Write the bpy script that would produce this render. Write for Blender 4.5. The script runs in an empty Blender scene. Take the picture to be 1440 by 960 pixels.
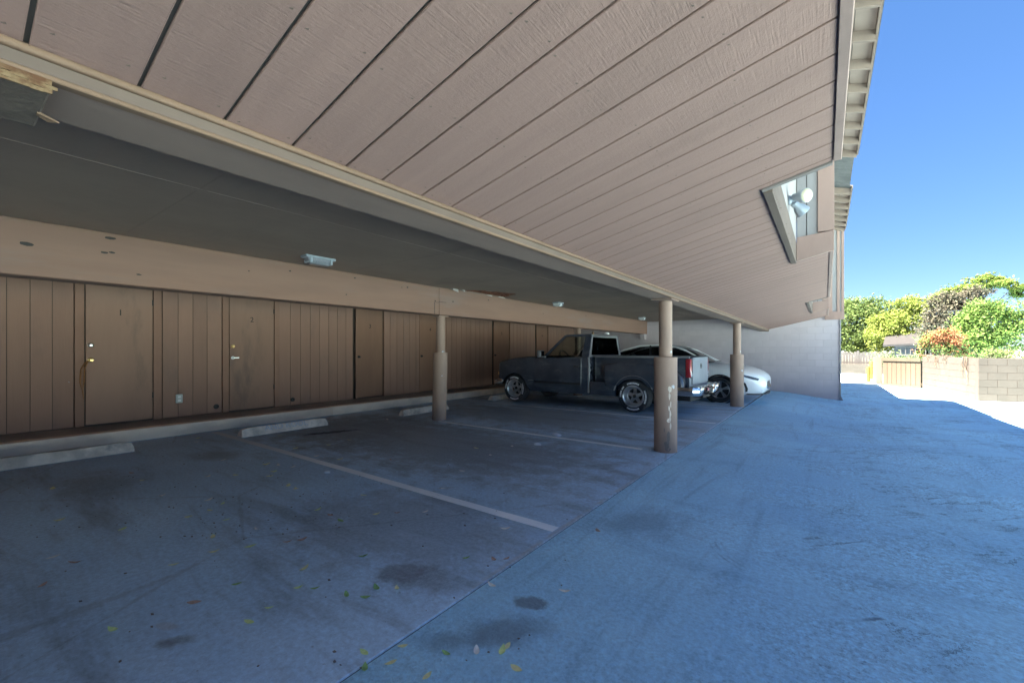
import bpy, bmesh, math, random
import numpy as np
from mathutils import Vector, Matrix
random.seed(7)
rng = np.random.default_rng(11)
S = bpy.context.scene
C = S.collection
PI = math.pi

# ------------------------------------------------------------------ camera
CAMH = 1.25
YAW = 36.316
cam_d = bpy.data.cameras.new("camera")
cam_d.sensor_width = 36.0
cam_d.lens = 15.0
cam_d.shift_y = 13.5 / 1440
cam_d.clip_start = 0.05
cam_d.clip_end = 3000
cam = bpy.data.objects.new("camera", cam_d)
cam.location = (0, 0, CAMH)
cam.rotation_euler = (PI / 2, 0, math.radians(YAW))
C.objects.link(cam)
S.camera = cam

# ------------------------------------------------------------------ light
SUN_DIR = Vector((-0.494, -0.36, 1.0)).normalized()      # towards the sun
SUN_EL = math.asin(SUN_DIR.z)
SUN_ROT = math.atan2(SUN_DIR.x, SUN_DIR.y)
W = bpy.data.worlds.new("World")
S.world = W
W.use_nodes = True
wn = W.node_tree
bg = wn.nodes["Background"]
sky = wn.nodes.new("ShaderNodeTexSky")
sky.sky_type = 'NISHITA'
sky.sun_disc = False
sky.sun_elevation = SUN_EL
sky.sun_rotation = SUN_ROT
sky.altitude = 50
sky.air_density = 0.55
sky.dust_density = 0.0
sky.ozone_density = 3.5
gam = wn.nodes.new("ShaderNodeGamma"); gam.inputs[1].default_value = 0.5      # one even tone curve for the whole dome
hsv = wn.nodes.new("ShaderNodeHueSaturation"); hsv.inputs['Saturation'].default_value = 1.68; hsv.inputs['Value'].default_value = 0.735; hsv.inputs['Hue'].default_value = 0.511
wn.links.new(sky.outputs[0], gam.inputs[0]); wn.links.new(gam.outputs[0], hsv.inputs['Color'])
wn.links.new(hsv.outputs[0], bg.inputs[0])
bg.inputs[1].default_value = 0.05
sun_d = bpy.data.lights.new("sun", 'SUN')
sun_d.energy = 5.0
sun_d.angle = math.radians(0.5)
sun_d.color = (1.0, 0.87, 0.72)
sun = bpy.data.objects.new("sun", sun_d)
sun.rotation_euler = (-SUN_DIR).to_track_quat('-Z', 'Y').to_euler()
sun.location = (0, 0, 30)
C.objects.link(sun)
S.view_settings.view_transform = 'Standard'
S.view_settings.look = 'None'
S.view_settings.gamma = 1.0
S.view_settings.use_curve_mapping = False
S.view_settings.exposure = 4.1
S.cycles.max_bounces = 10
S.cycles.diffuse_bounces = 6
S.cycles.use_denoising = True

# ------------------------------------------------------------------ projection helpers (photo pixel -> point in the place)
_c, _s = math.cos(math.radians(YAW)), math.sin(math.radians(YAW))
def ray(px, py):
    u = (px - 720) / 600.0; v = (493.5 - py) / 600.0
    return Vector((u * _c - _s, u * _s + _c, v))
def floor_pt(px, py, z=0.0):
    r = ray(px, py); t = (z - CAMH) / r.z
    return Vector((r.x * t, r.y * t, z))

# ------------------------------------------------------------------ materials
def nd(nt, kind, **kw):
    n = nt.nodes.new(kind)
    for k, v in kw.items():
        setattr(n, k, v)
    return n
def mixc(nt, a, b, fac, mode='MIX'):
    m = nd(nt, 'ShaderNodeMix', data_type='RGBA', blend_type=mode)
    for sock, val in ((m.inputs[0], fac), (m.inputs[6], a), (m.inputs[7], b)):
        if isinstance(val, (tuple, list)):
            sock.default_value = (*val[:3], 1)
        elif isinstance(val, (int, float)):
            sock.default_value = val
        else:
            nt.links.new(val, sock)
    return m.outputs[2]
def mth(nt, op, a, b=None, clamp=False):
    m = nd(nt, 'ShaderNodeMath', operation=op, use_clamp=clamp)
    for i, v in enumerate((a, b)):
        if v is None: continue
        if isinstance(v, (int, float)): m.inputs[i].default_value = v
        else: nt.links.new(v, m.inputs[i])
    return m.outputs[0]
def ramp(nt, fac, lo, hi):
    m = nd(nt, 'ShaderNodeMapRange', interpolation_type='SMOOTHSTEP')
    nt.links.new(fac, m.inputs[0])
    m.inputs[1].default_value = lo; m.inputs[2].default_value = hi
    m.inputs[3].default_value = 0; m.inputs[4].default_value = 1
    return m.outputs[0]
def noise(nt, vec, scale, detail=4, rough=0.55, stretch=None, dist=0.0):
    if stretch:
        mp = nd(nt, 'ShaderNodeMapping'); mp.inputs[3].default_value = stretch
        nt.links.new(vec, mp.inputs[0]); vec = mp.outputs[0]
    n = nd(nt, 'ShaderNodeTexNoise')
    n.inputs['Scale'].default_value = scale; n.inputs['Detail'].default_value = detail
    n.inputs['Roughness'].default_value = rough; n.inputs['Distortion'].default_value = dist
    nt.links.new(vec, n.inputs['Vector'])
    return n.outputs[0]
def bump(nt, h, strength, dist=0.01, prev=None):
    b = nd(nt, 'ShaderNodeBump'); b.inputs['Strength'].default_value = strength
    b.inputs['Distance'].default_value = dist
    nt.links.new(h, b.inputs['Height'])
    if prev is not None: nt.links.new(prev, b.inputs['Normal'])
    return b.outputs[0]
def newmat(name):
    m = bpy.data.materials.new(name); m.use_nodes = True
    nt = m.node_tree
    return m, nt, nt.nodes['Principled BSDF'], nd(nt, 'ShaderNodeTexCoord')
def pmat(name, c1, c2=None, rough=0.8, nscale=3.0, stretch=None, lo=0.35, hi=0.65, metallic=0.0,
         b=None, rnd=0.0, spots=None, spec=0.4, coat=0.0, grime=None):
    """paint / concrete / wood: two tones mixed by noise, fine relief, optional spots and tint per copy"""
    m, nt, p, tc = newmat(name)
    vec = tc.outputs['Object']
    if rnd:
        oi = nd(nt, 'ShaderNodeObjectInfo')
        sc = nd(nt, 'ShaderNodeVectorMath', operation='ADD')
        cb = nd(nt, 'ShaderNodeCombineXYZ')
        k = mth(nt, 'MULTIPLY', oi.outputs['Random'], 37.0)
        for i in range(3): nt.links.new(k, cb.inputs[i])
        nt.links.new(vec, sc.inputs[0]); nt.links.new(cb.outputs[0], sc.inputs[1])
        vec = sc.outputs[0]
    col = c1
    if c2 is not None:
        col = mixc(nt, c1, c2, ramp(nt, noise(nt, vec, nscale, 6, 0.6, stretch), lo, hi))
    if spots:
        sc_, thr, cs = spots
        col = mixc(nt, col, cs, ramp(nt, noise(nt, vec, sc_, 3, 0.5), thr, thr + 0.04))
    if grime:
        gs, gst, gc, ga = grime
        g = ramp(nt, noise(nt, vec, gs, 6, 0.65, gst), 0.5, 0.75)
        col = mixc(nt, col, gc, mth(nt, 'MULTIPLY', g, ga))
    if rnd:
        f = mth(nt, 'ADD', mth(nt, 'MULTIPLY', oi.outputs['Random'], rnd), 1 - rnd / 2)
        hv = nd(nt, 'ShaderNodeHueSaturation')
        nt.links.new(f, hv.inputs['Value'])
        if isinstance(col, tuple): hv.inputs['Color'].default_value = (*col, 1)
        else: nt.links.new(col, hv.inputs['Color'])
        col = hv.outputs[0]
    if isinstance(col, tuple): p.inputs['Base Color'].default_value = (*col, 1)
    else: nt.links.new(col, p.inputs['Base Color'])
    p.inputs['Roughness'].default_value = rough
    p.inputs['Metallic'].default_value = metallic
    p.inputs['Specular IOR Level'].default_value = spec
    p.inputs['Coat Weight'].default_value = coat
    p.inputs['Coat Roughness'].default_value = 0.08
    if b:
        prev = None
        for (bs, bst, bstr, bd) in (b if isinstance(b, list) else [b]):
            prev = bump(nt, noise(nt, vec, bs, 5, 0.6, bst), bstr, bd, prev)
        nt.links.new(prev, p.inputs['Normal'])
    return m

M = {}
M['soffit'] = pmat('soffit_paint', (0.264, 0.156, 0.124), (0.244, 0.144, 0.115), 0.85, 2.0, (0.5, 6, 1),
                   b=[(70, (2.6, .10, 1), .45, 0.004), (75, (1.1, .6, 1), 0.42, 0.004)], rnd=0.07,
                   grime=(1.3, None, (0.209, 0.125, 0.099), 0.55))
M['groove'] = pmat('groove_shade', (0.10, 0.085, 0.075), rough=0.9)
M['trim_tan'] = pmat('tan_trim_paint', (0.207, 0.121, 0.074), (0.168, 0.099, 0.060), 0.75, 9, (1, .3, 1), b=(60, None, .3, .002))
M['trim_grey'] = pmat('grey_brown_trim', (0.153, 0.104, 0.077), (0.126, 0.086, 0.065), 0.8, 6, (1, .3, 1), b=(70, (1, .2, 1), .35, .002))
M['trim_dark'] = pmat('dark_brown_trim', (0.20, 0.165, 0.145), (0.16, 0.13, 0.115), 0.8, 6, b=(70, None, .3, .002))
M['beam_under'] = pmat('beam_grey_paint', (0.270, 0.181, 0.137), (0.226, 0.152, 0.117), 0.85, 2.2, (1, .4, 1), b=(45, (1, .25, 1), .35, .003))
M['beam_beige'] = pmat('rear_beam_beige', (0.259, 0.146, 0.101), (0.234, 0.132, 0.092), 0.8, 1.6, (1, .3, 2.5), b=[(26, (1, .12, 1), .4, .004)],
                       spots=(5.5, 0.74, (0.111, 0.076, 0.063)), grime=(1.1, (1, .4, 2), (0.223, 0.170, 0.152), .6))
M['ceiling'] = pmat('grey_ceiling_paint', (0.306, 0.214, 0.163), (0.262, 0.183, 0.140), 0.9, 0.9, (1, .6, 1), b=(30, None, .12, .003),
                    grime=(0.7, (.5, 1.5, 1), (0.184, 0.141, 0.116), .6))
M['siding'] = pmat('brown_siding', (0.333, 0.191, 0.133), (0.309, 0.176, 0.124), 0.85, 1.6, (1, 2, .35), b=[(55, (1, 1.6, .12), .4, .003)], rnd=0.1,
                   spots=(11, 0.77, (0.419, 0.346, 0.323)), grime=(1.2, (1, 1, .5), (0.180, 0.126, 0.103), .5))
M['siding_back'] = pmat('siding_backing', (0.105, 0.078, 0.060), rough=0.95)
M['door'] = pmat('brown_door', (0.341, 0.194, 0.131), (0.314, 0.179, 0.121), 0.7, 2.2, (1, 2, .3), b=(40, (1, 1, .15), .15, .002), rnd=0.1,
                 grime=(1.6, (1, 1.4, .4), (0.143, 0.099, 0.078), .7))
M['door_dark'] = pmat('darker_brown_door', (0.285, 0.152, 0.096), (0.260, 0.140, 0.088), 0.7, 2.2, (1, 2, .3), b=(40, (1, 1, .15), .15, .002), grime=(1.6, (1, 1.4, .4), (0.220, 0.119, 0.075), .6))
M['door_frame'] = pmat('door_frame_paint', (0.325, 0.184, 0.128), (0.293, 0.166, 0.115), 0.9, 3, b=(40, (1, 1, .2), .25, .002), spec=.2)
M['kerb'] = pmat('kerb_concrete', (0.92, 0.72, 0.54), (0.76, 0.59, 0.45), 0.9, 2.3, (1, .8, 1.5), b=[(22, None, .5, .008), (90, None, .4, .003)],
                 grime=(1.5, (1, .7, 1), (0.36, 0.31, 0.26), .6))
M['walk_top'] = pmat('walkway_dark_concrete', (0.46, 0.40, 0.34), (0.34, 0.295, 0.25), 0.9, 1.5, b=(40, None, .3, .004))
M['stop'] = pmat('wheel_stop_concrete', (0.84, 0.71, 0.58), (0.56, 0.47, 0.38), 0.9, 5.0, b=[(18, None, .7, .012), (70, None, .5, .004)],
                 grime=(3.5, None, (0.209, 0.190, 0.171), .8), rnd=.15)
M['column'] = pmat('column_paint', (0.368, 0.243, 0.181), (0.296, 0.196, 0.148), 0.65, 2.5, (1, 1, .5), b=(25, None, .25, .004),
                   spots=(7.0, 0.70, (0.524, 0.532, 0.547)), grime=(2.6, (1, 1, .45), (0.184, 0.140, 0.121), .6))
M['rust'] = pmat('rusty_steel', (0.223, 0.140, 0.070), (0.105, 0.044, 0.018), 0.85, 22, (1, .5, 1), .44, .6, b=(40, None, .7, .004), spots=(13, .6, (0.087, 0.033, 0.015)))
M['plate'] = pmat('plate_grey_stucco', (0.16, 0.115, 0.085), (0.12, 0.087, 0.064), 0.9, 8, b=[(45, None, .9, .006)])
M['block'] = pmat('grey_block_paint', (0.53, 0.45, 0.45), (0.495, 0.42, 0.42), 0.85, 2, b=(35, None, .35, .003), rnd=.07)
M['mortar'] = pmat('block_joint', (0.475, 0.40, 0.40), rough=.95, b=(60, None, .3, .002))
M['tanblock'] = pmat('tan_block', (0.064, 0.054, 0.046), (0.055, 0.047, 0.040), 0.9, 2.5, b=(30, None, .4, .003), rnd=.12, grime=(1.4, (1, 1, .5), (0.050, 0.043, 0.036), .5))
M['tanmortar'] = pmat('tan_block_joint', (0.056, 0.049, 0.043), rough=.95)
M['panel'] = pmat('grey_blue_siding', (0.319, 0.292, 0.281), (0.297, 0.272, 0.261), 0.8, 3, (1, 1, .3), b=(50, (1, 1, .15), .3, .002))
M['upper_trim'] = pmat('upper_trim_paint', (0.36, 0.235, 0.19), (0.32, 0.209, 0.169), 0.8, 3, (1, 1, .3), b=(55, (1, 1, .2), .35, .002))
M['white_wall'] = pmat('alcove_light_wall', (0.34, 0.295, 0.27), (0.31, 0.27, 0.245), 0.8, 3, b=(50, None, .2, .002))
M['rafter'] = pmat('rafter_paint', (0.240, 0.176, 0.136), (0.208, 0.152, 0.120), 0.8, 4, b=(45, None, .25, .002))
M['deck'] = pmat('roof_deck_paint', (0.289, 0.217, 0.174), (0.255, 0.191, 0.153), 0.8, 3, b=(45, None, .25, .002))
M['shingle'] = pmat('grey_shingles', (0.12, 0.115, 0.11), (0.08, 0.078, 0.075), 0.95, 4, b=(30, None, .5, .01))
M['hole'] = pmat('torn_gypsum', (0.34, 0.13, 0.07), (0.12, 0.05, 0.03), 0.95, 14, b=(30, None, 1, .02))
M['gypsum'] = pmat('broken_gypsum', (0.5, 0.45, 0.4), (0.34, 0.29, 0.25), 0.9, 10)
M['white_plastic'] = pmat('white_plastic', (0.78, 0.77, 0.74), rough=.4)
M['ivory'] = pmat('ivory_plate', (0.50, 0.52, 0.47), rough=.5)
M['lens'] = pmat('cream_lens', (0.60, 0.53, 0.36), (0.55, 0.48, 0.33), rough=.25, nscale=20)
M['diffuser'] = pmat('prismatic_diffuser', (0.239, 0.240, 0.252), (0.193, 0.196, 0.211), rough=.25, nscale=20, stretch=(1, 6, 1))
M['lamp_metal'] = pmat('lamp_blue_grey_metal', (0.34, 0.37, 0.40), rough=.45, metallic=.2)
M['brass'] = pmat('brass', (0.72, 0.50, 0.20), rough=.28, metallic=1)
M['nickel'] = pmat('nickel', (0.72, 0.70, 0.66), rough=.28, metallic=1)
M['dark_metal'] = pmat('dark_metal', (0.05, 0.045, 0.04), rough=.55, metallic=.5)
M['number'] = pmat('number_dark_paint', (0.035, 0.028, 0.022), rough=.7)
M['cord'] = pmat('orange_brown_cord', (0.30, 0.13, 0.045), rough=.8)
M['paint_line'] = None
M['stencil'] = pmat('white_stencil', (0.62, 0.63, 0.68), (0.45, 0.45, 0.48), .8, 30)
M['yellow'] = pmat('yellow_post_paint', (0.12, 0.095, 0.013), (0.105, 0.083, 0.012), .55, 6)
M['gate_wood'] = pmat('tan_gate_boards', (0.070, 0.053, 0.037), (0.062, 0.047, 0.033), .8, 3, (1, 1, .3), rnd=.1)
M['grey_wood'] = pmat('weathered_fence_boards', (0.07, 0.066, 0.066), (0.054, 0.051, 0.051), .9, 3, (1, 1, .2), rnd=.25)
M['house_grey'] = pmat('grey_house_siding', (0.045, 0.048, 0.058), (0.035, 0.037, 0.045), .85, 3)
M['house_shake'] = pmat('weathered_shakes', (0.075, 0.073, 0.072), (0.045, 0.043, 0.042), .9, 3, (1, 1, .4), b=(12, (1, 1, .4), .8, .03))
M['house_brown'] = pmat('brown_house_wall', (0.16, 0.105, 0.075), (0.13, 0.085, 0.06), .9, 4)
M['house_roof'] = pmat('brown_roof', (0.02, 0.02, 0.022), (0.015, 0.015, 0.017), .9, 5)
M['bark'] = pmat('bark', (0.17, 0.13, 0.10), (0.11, 0.085, 0.065), .95, 8, (1, 1, .25), b=(14, (1, 1, .3), .8, .02))
M['paper'] = pmat('crumpled_paper', (0.74, 0.77, 0.82), rough=.7)
# cars
M['truck_paint'] = pmat('worn_black_truck_paint', (0.034, 0.043, 0.062), (0.052, 0.063, 0.086), 0.2, 2.2, b=(2.2, None, .03, .02), coat=.8,
                        grime=(3.2, (.6, 1, 1.6), (.16, .165, .18), .4))
M['truck_grey'] = pmat('lighter_grey_paint', (0.204, 0.198, 0.205), (0.156, 0.153, 0.158), 0.55, 3, grime=(2.5, None, (0.144, 0.150, 0.161), .4))  # lighter grey than the body, for roof, rails, cab corners and lips
M['truck_tailgate'] = pmat('grey_tailgate_paint', (0.27, 0.285, 0.31), (0.23, 0.245, 0.27), 0.5, 3)
M['chrome'] = pmat('chrome', (0.72, 0.74, 0.77), (0.55, 0.57, 0.6), rough=.14, nscale=5, metallic=1)
M['rim'] = pmat('dull_polished_rim', (0.50, 0.51, 0.53), (0.40, 0.41, 0.43), rough=.32, nscale=6, metallic=.85)
M['bright_rim'] = pmat('polished_rim', (0.60, 0.61, 0.63), (0.45, 0.46, 0.49), rough=.3, nscale=6, metallic=.8)
M['rubber'] = pmat('tyre_rubber', (0.028, 0.028, 0.03), (0.045, 0.045, 0.048), .85, 8, b=(40, None, .2, .003))
M['raised_white'] = pmat('white_tyre_lettering', (0.85, 0.84, 0.83), (0.6, 0.6, 0.6), .7, 20)
M['black_trim'] = pmat('black_plastic', (0.018, 0.018, 0.02), rough=.5)
M['interior'] = pmat('dark_grey_upholstery', (0.05, 0.05, 0.055), (0.04, 0.04, 0.044), .85, 10)
M['red_lens'] = pmat('red_tail_lens', (0.34, 0.022, 0.032), (0.27, 0.016, 0.026), .2, 5, coat=.4)
M['clear_lens'] = pmat('clear_lamp_lens', (0.34, 0.37, 0.42), (0.14, 0.16, 0.19), .12, 12, metallic=.4)
M['amber'] = pmat('amber_lens', (0.75, 0.40, 0.12), rough=.2)
M['white_paint'] = pmat('white_car_paint', (0.86, 0.85, 0.83), rough=.28, spec=.5, coat=.5)
def glassmat(name, tint, alpha, ior=1.4):
    m, nt, p, tc = newmat(name)
    tr = nd(nt, 'ShaderNodeBsdfTransparent'); tr.inputs[0].default_value = (*tint, 1)
    gl = nd(nt, 'ShaderNodeBsdfGlossy'); gl.inputs['Roughness'].default_value = 0.03
    gl.inputs['Color'].default_value = (.9, .92, .95, 1)
    fr = nd(nt, 'ShaderNodeFresnel'); fr.inputs[0].default_value = ior
    mx = nd(nt, 'ShaderNodeMixShader')
    ge = nd(nt, 'ShaderNodeNewGeometry')
    fac = mth(nt, 'MULTIPLY', mth(nt, 'ADD', fr.outputs[0], alpha, True), mth(nt, 'SUBTRACT', 1.0, ge.outputs['Backfacing']))
    nt.links.new(fac, mx.inputs[0]); nt.links.new(tr.outputs[0], mx.inputs[1]); nt.links.new(gl.outputs[0], mx.inputs[2])
    nt.links.new(mx.outputs[0], nt.nodes['Material Output'].inputs[0])
    return m
M['glass'] = glassmat('side_glass', (.82, .85, .83), 0.0)
M['dark_glass'] = glassmat('tinted_glass', (.14, .15, .16), 0.0, 1.3)

def ell(nt, vec, cx, cy, rx, ry, rot=0.0, soft=0.35, warp=None):
    """1 inside an ellipse on the ground, 0 outside"""
    mp = nd(nt, 'ShaderNodeMapping', vector_type='TEXTURE')
    mp.inputs[1].default_value = (cx, cy, 0); mp.inputs[2].default_value = (0, 0, rot); mp.inputs[3].default_value = (rx, ry, 1000)
    nt.links.new(vec, mp.inputs[0])
    ln = nd(nt, 'ShaderNodeVectorMath', operation='LENGTH'); nt.links.new(mp.outputs[0], ln.inputs[0])
    d = ln.outputs['Value']
    if warp is not None: d = mth(nt, 'ADD', d, warp)
    return mth(nt, 'SUBTRACT', 1.0, ramp(nt, d, 1 - soft, 1 + soft))
def floor_material():
    m, nt, p, tc = newmat('garage_concrete')
    v = tc.outputs['Object']
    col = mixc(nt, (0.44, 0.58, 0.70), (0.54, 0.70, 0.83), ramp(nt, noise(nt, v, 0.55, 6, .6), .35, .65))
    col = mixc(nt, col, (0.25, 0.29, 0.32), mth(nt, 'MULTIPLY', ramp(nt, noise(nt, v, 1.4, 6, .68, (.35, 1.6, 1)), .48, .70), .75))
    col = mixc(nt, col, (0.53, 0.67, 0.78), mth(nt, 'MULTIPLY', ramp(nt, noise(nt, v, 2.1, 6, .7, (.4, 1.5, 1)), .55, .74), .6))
    w = mth(nt, 'MULTIPLY', mth(nt, 'SUBTRACT', noise(nt, v, 4.0, 7, .75), .5), 3.0)
    def stain(px, py, rx, ry, rot, colr, amt, soft=.3):
        nonlocal col
        q = floor_pt(px, py)
        col = mixc(nt, col, colr, mth(nt, 'MULTIPLY', ell(nt, v, q.x, q.y, rx, ry, rot, soft, w), amt))
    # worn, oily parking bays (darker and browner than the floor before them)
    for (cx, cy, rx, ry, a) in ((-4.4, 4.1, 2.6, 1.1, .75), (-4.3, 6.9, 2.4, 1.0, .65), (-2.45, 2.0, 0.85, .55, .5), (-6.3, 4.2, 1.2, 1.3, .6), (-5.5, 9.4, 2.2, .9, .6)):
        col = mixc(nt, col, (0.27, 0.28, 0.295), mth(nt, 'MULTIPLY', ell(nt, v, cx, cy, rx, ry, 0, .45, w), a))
    stain(565, 805, .16, .10, .5, (.20, .20, .205), .6, .5)
    stain(610, 815, .20, .09, .5, (.22, .22, .225), .55, .6)
    stain(140, 510 + 170, .5, .25, 0, (.22, .22, .23), .5, .6)
    stain(250, 900, .07, .03, .9, (.2, .2, .21), .6, .6)
    stain(235, 905, .05, .03, .2, (.2, .2, .21), .6, .6)
    stain(235, 880, .05, .02, .4, (.45, .47, .5), .7, .4)
    stain(470, 607, .35, .09, 1.2, (.02, .02, .02), .85, .35)
    stain(305, 640, .3, .2, 0, (.20, .19, .19), .5, .6)
    # pale worn edge along the joint
    sx = nd(nt, 'ShaderNodeSeparateXYZ'); nt.links.new(v, sx.inputs[0])
    e = ramp(nt, mth(nt, 'ADD', sx.outputs[0], mth(nt, 'MULTIPLY', w, .012)), -1.53, -1.505)
    ym = mth(nt, 'MULTIPLY', mth(nt, 'MULTIPLY', ramp(nt, sx.outputs[1], 1.5, 2.1), mth(nt, 'SUBTRACT', 1, ramp(nt, sx.outputs[1], 3.6, 5.0))), ramp(nt, noise(nt, v, 3.1, 3, .6), .34, .48))
    col = mixc(nt, col, (0.46, 0.47, 0.48), mth(nt, 'MULTIPLY', e, mth(nt, 'MULTIPLY', ym, .8)))
    col = mixc(nt, col, (0.16, 0.16, 0.16), mth(nt, 'MULTIPLY', ramp(nt, noise(nt, v, 38, 3, .5), .69, .75), .5))
    gr = nd(nt, 'ShaderNodeMapRange'); nt.links.new(noise(nt, v, 34, 7, .78), gr.inputs[0])
    for q_, v_ in zip((1, 2, 3, 4), (.36, .64, .78, 1.16)): gr.inputs[q_].default_value = v_
    cbx = nd(nt, 'ShaderNodeCombineXYZ')
    for q_ in range(3): nt.links.new(gr.outputs[0], cbx.inputs[q_])
    col = mixc(nt, col, cbx.outputs[0], 1.0, 'MULTIPLY')
    # brushed streaks and worn wheel paths
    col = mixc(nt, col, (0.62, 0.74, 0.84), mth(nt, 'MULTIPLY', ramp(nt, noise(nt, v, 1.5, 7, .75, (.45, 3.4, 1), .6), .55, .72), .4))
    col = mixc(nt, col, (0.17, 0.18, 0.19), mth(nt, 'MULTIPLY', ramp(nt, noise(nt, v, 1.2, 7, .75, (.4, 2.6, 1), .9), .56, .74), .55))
    # hairline scratches
    ws = nd(nt, 'ShaderNodeTexVoronoi', feature='DISTANCE_TO_EDGE'); ws.inputs['Scale'].default_value = .42
    nt.links.new(v, ws.inputs['Vector'])
    cr = mth(nt, 'SUBTRACT', 1, ramp(nt, mth(nt, 'ADD', ws.outputs[0], mth(nt, 'MULTIPLY', w, .012)), .0, .006))
    col = mixc(nt, col, (.2, .2, .21), mth(nt, 'MULTIPLY', cr, .3))
    nt.links.new(col, p.inputs['Base Color'])
    rr = nd(nt, 'ShaderNodeMapRange'); nt.links.new(noise(nt, v, 1.3, 4, .6), rr.inputs[0])
    rr.inputs[1].default_value = .3; rr.inputs[2].default_value = .7; rr.inputs[3].default_value = .55; rr.inputs[4].default_value = .85
    nt.links.new(rr.outputs[0], p.inputs['Roughness'])
    b1 = bump(nt, noise(nt, v, 45, 5, .65), .25, .004)
    nt.links.new(bump(nt, noise(nt, v, 7, 4, .6, (.4, 1.4, 1)), .12, .01, b1), p.inputs['Normal'])
    return m
def asphalt_material():
    m, nt, p, tc = newmat('worn_asphalt')
    v = tc.outputs['Object']
    big = noise(nt, v, 0.42, 6, .62, (.6, 1.3, 1))
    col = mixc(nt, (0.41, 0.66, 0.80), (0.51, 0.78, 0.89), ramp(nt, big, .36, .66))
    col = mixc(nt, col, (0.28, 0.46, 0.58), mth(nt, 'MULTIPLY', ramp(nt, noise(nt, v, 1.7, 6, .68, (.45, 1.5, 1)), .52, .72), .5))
    sx0 = nd(nt, 'ShaderNodeSeparateXYZ'); nt.links.new(v, sx0.inputs[0])
    rawm = mth(nt, 'MULTIPLY', ramp(nt, noise(nt, v, .8, 5, .62), .36, .62), mth(nt, 'ADD', .25, mth(nt, 'MULTIPLY', ramp(nt, sx0.outputs[0], -1.1, 1.2), .75)))
    streak = noise(nt, v, 1.0, 6, .7, (3.2, .32, 1), 1.2)
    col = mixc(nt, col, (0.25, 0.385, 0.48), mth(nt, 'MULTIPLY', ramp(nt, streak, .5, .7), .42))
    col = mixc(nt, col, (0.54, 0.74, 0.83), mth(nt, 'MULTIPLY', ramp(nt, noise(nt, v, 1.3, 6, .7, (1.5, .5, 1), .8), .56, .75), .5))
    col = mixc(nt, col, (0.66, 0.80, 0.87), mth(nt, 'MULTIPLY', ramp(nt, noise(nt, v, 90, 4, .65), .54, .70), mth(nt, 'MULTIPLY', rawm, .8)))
    col = mixc(nt, col, (0.13, 0.19, 0.25), mth(nt, 'MULTIPLY', ramp(nt, noise(nt, v, 62, 5, .7), .53, .68), mth(nt, 'MULTIPLY', rawm, .95)))
    gr = nd(nt, 'ShaderNodeMapRange'); nt.links.new(noise(nt, v, 38, 7, .78), gr.inputs[0])
    for q_, v_ in zip((1, 2, 3, 4), (.36, .64, .62, 1.42)): gr.inputs[q_].default_value = v_
    gm_ = mth(nt, 'ADD', 1.0, mth(nt, 'MULTIPLY', mth(nt, 'SUBTRACT', gr.outputs[0], 1.0), mth(nt, 'ADD', .35, mth(nt, 'MULTIPLY', rawm, .65))))
    cbx = nd(nt, 'ShaderNodeCombineXYZ')
    for q_ in range(3): nt.links.new(gm_, cbx.inputs[q_])
    col = mixc(nt, col, cbx.outputs[0], 1.0, 'MULTIPLY')
    w = mth(nt, 'MULTIPLY', mth(nt, 'SUBTRACT', noise(nt, v, 4.2, 7, .75), .5), 3.0)
    # cracks, only in weathered parts away from the joint
    sx = nd(nt, 'ShaderNodeSeparateXYZ'); nt.links.new(v, sx.inputs[0])
    ad = nd(nt, 'ShaderNodeVectorMath', operation='ADD'); cb = nd(nt, 'ShaderNodeCombineXYZ')
    ww = mth(nt, 'MULTIPLY', w, .35); nt.links.new(ww, cb.inputs[0]); nt.links.new(ww, cb.inputs[1])
    nt.links.new(v, ad.inputs[0]); nt.links.new(cb.outputs[0], ad.inputs[1])
    vo = nd(nt, 'ShaderNodeTexVoronoi', feature='DISTANCE_TO_EDGE'); vo.inputs['Scale'].default_value = 4.6
    nt.links.new(ad.outputs[0], vo.inputs['Vector'])
    cr = mth(nt, 'SUBTRACT', 1, ramp(nt, vo.outputs[0], .006, .045))
    cm = mth(nt, 'MULTIPLY', ramp(nt, noise(nt, v, 1.1, 5, .65), .44, .60), ramp(nt, sx.outputs[0], -.8, .4))
    crk = mth(nt, 'MULTIPLY', cr, cm)
    col = mixc(nt, col, (.13, .17, .21), mth(nt, 'MULTIPLY', crk, .8))
    def stain(px, py, rx, ry, rot, colr, amt, soft=.3):
        nonlocal col
        q = floor_pt(px, py)
        col = mixc(nt, col, colr, mth(nt, 'MULTIPLY', ell(nt, v, q.x, q.y, rx, ry, rot, soft, w), amt))
    stain(745, 846, .075, .05, .6, (.16, .165, .175), .7, .35)
    stain(705, 885, .18, .10, .7, (.17, .18, .195), .6, .6)
    stain(905, 735, .35, .22, .7, (.22, .29, .36), .5, .7)
    stain(640, 900, .12, .06, .7, (.19, .235, .28), .5, .7)
    # curved tyre scuffs where cars swing into the bays
    for (px, py, r0, r1) in ((1150, 612, .95, 1.3), (1118, 775, .42, .5)):
        q = floor_pt(px, py)
        sb = nd(nt, 'ShaderNodeVectorMath', operation='SUBTRACT'); nt.links.new(v, sb.inputs[0]); sb.inputs[1].default_value = (q.x, q.y, 0)
        ln = nd(nt, 'ShaderNodeVectorMath', operation='LENGTH'); nt.links.new(sb.outputs[0], ln.inputs[0])
        rad = ln.outputs['Value']
        band = mth(nt, 'MULTIPLY', ramp(nt, rad, r0 - .05, r0 + .03), mth(nt, 'SUBTRACT', 1, ramp(nt, rad, r1 - .03, r1 + .05)))
        rings = mth(nt, 'MULTIPLY', ramp(nt, mth(nt, 'SINE', mth(nt, 'MULTIPLY', mth(nt, 'ADD', rad, mth(nt, 'MULTIPLY', w, .01)), 170.0)), -.3, .9), ramp(nt, noise(nt, v, 4.0, 4, .65), .42, .62))
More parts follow.
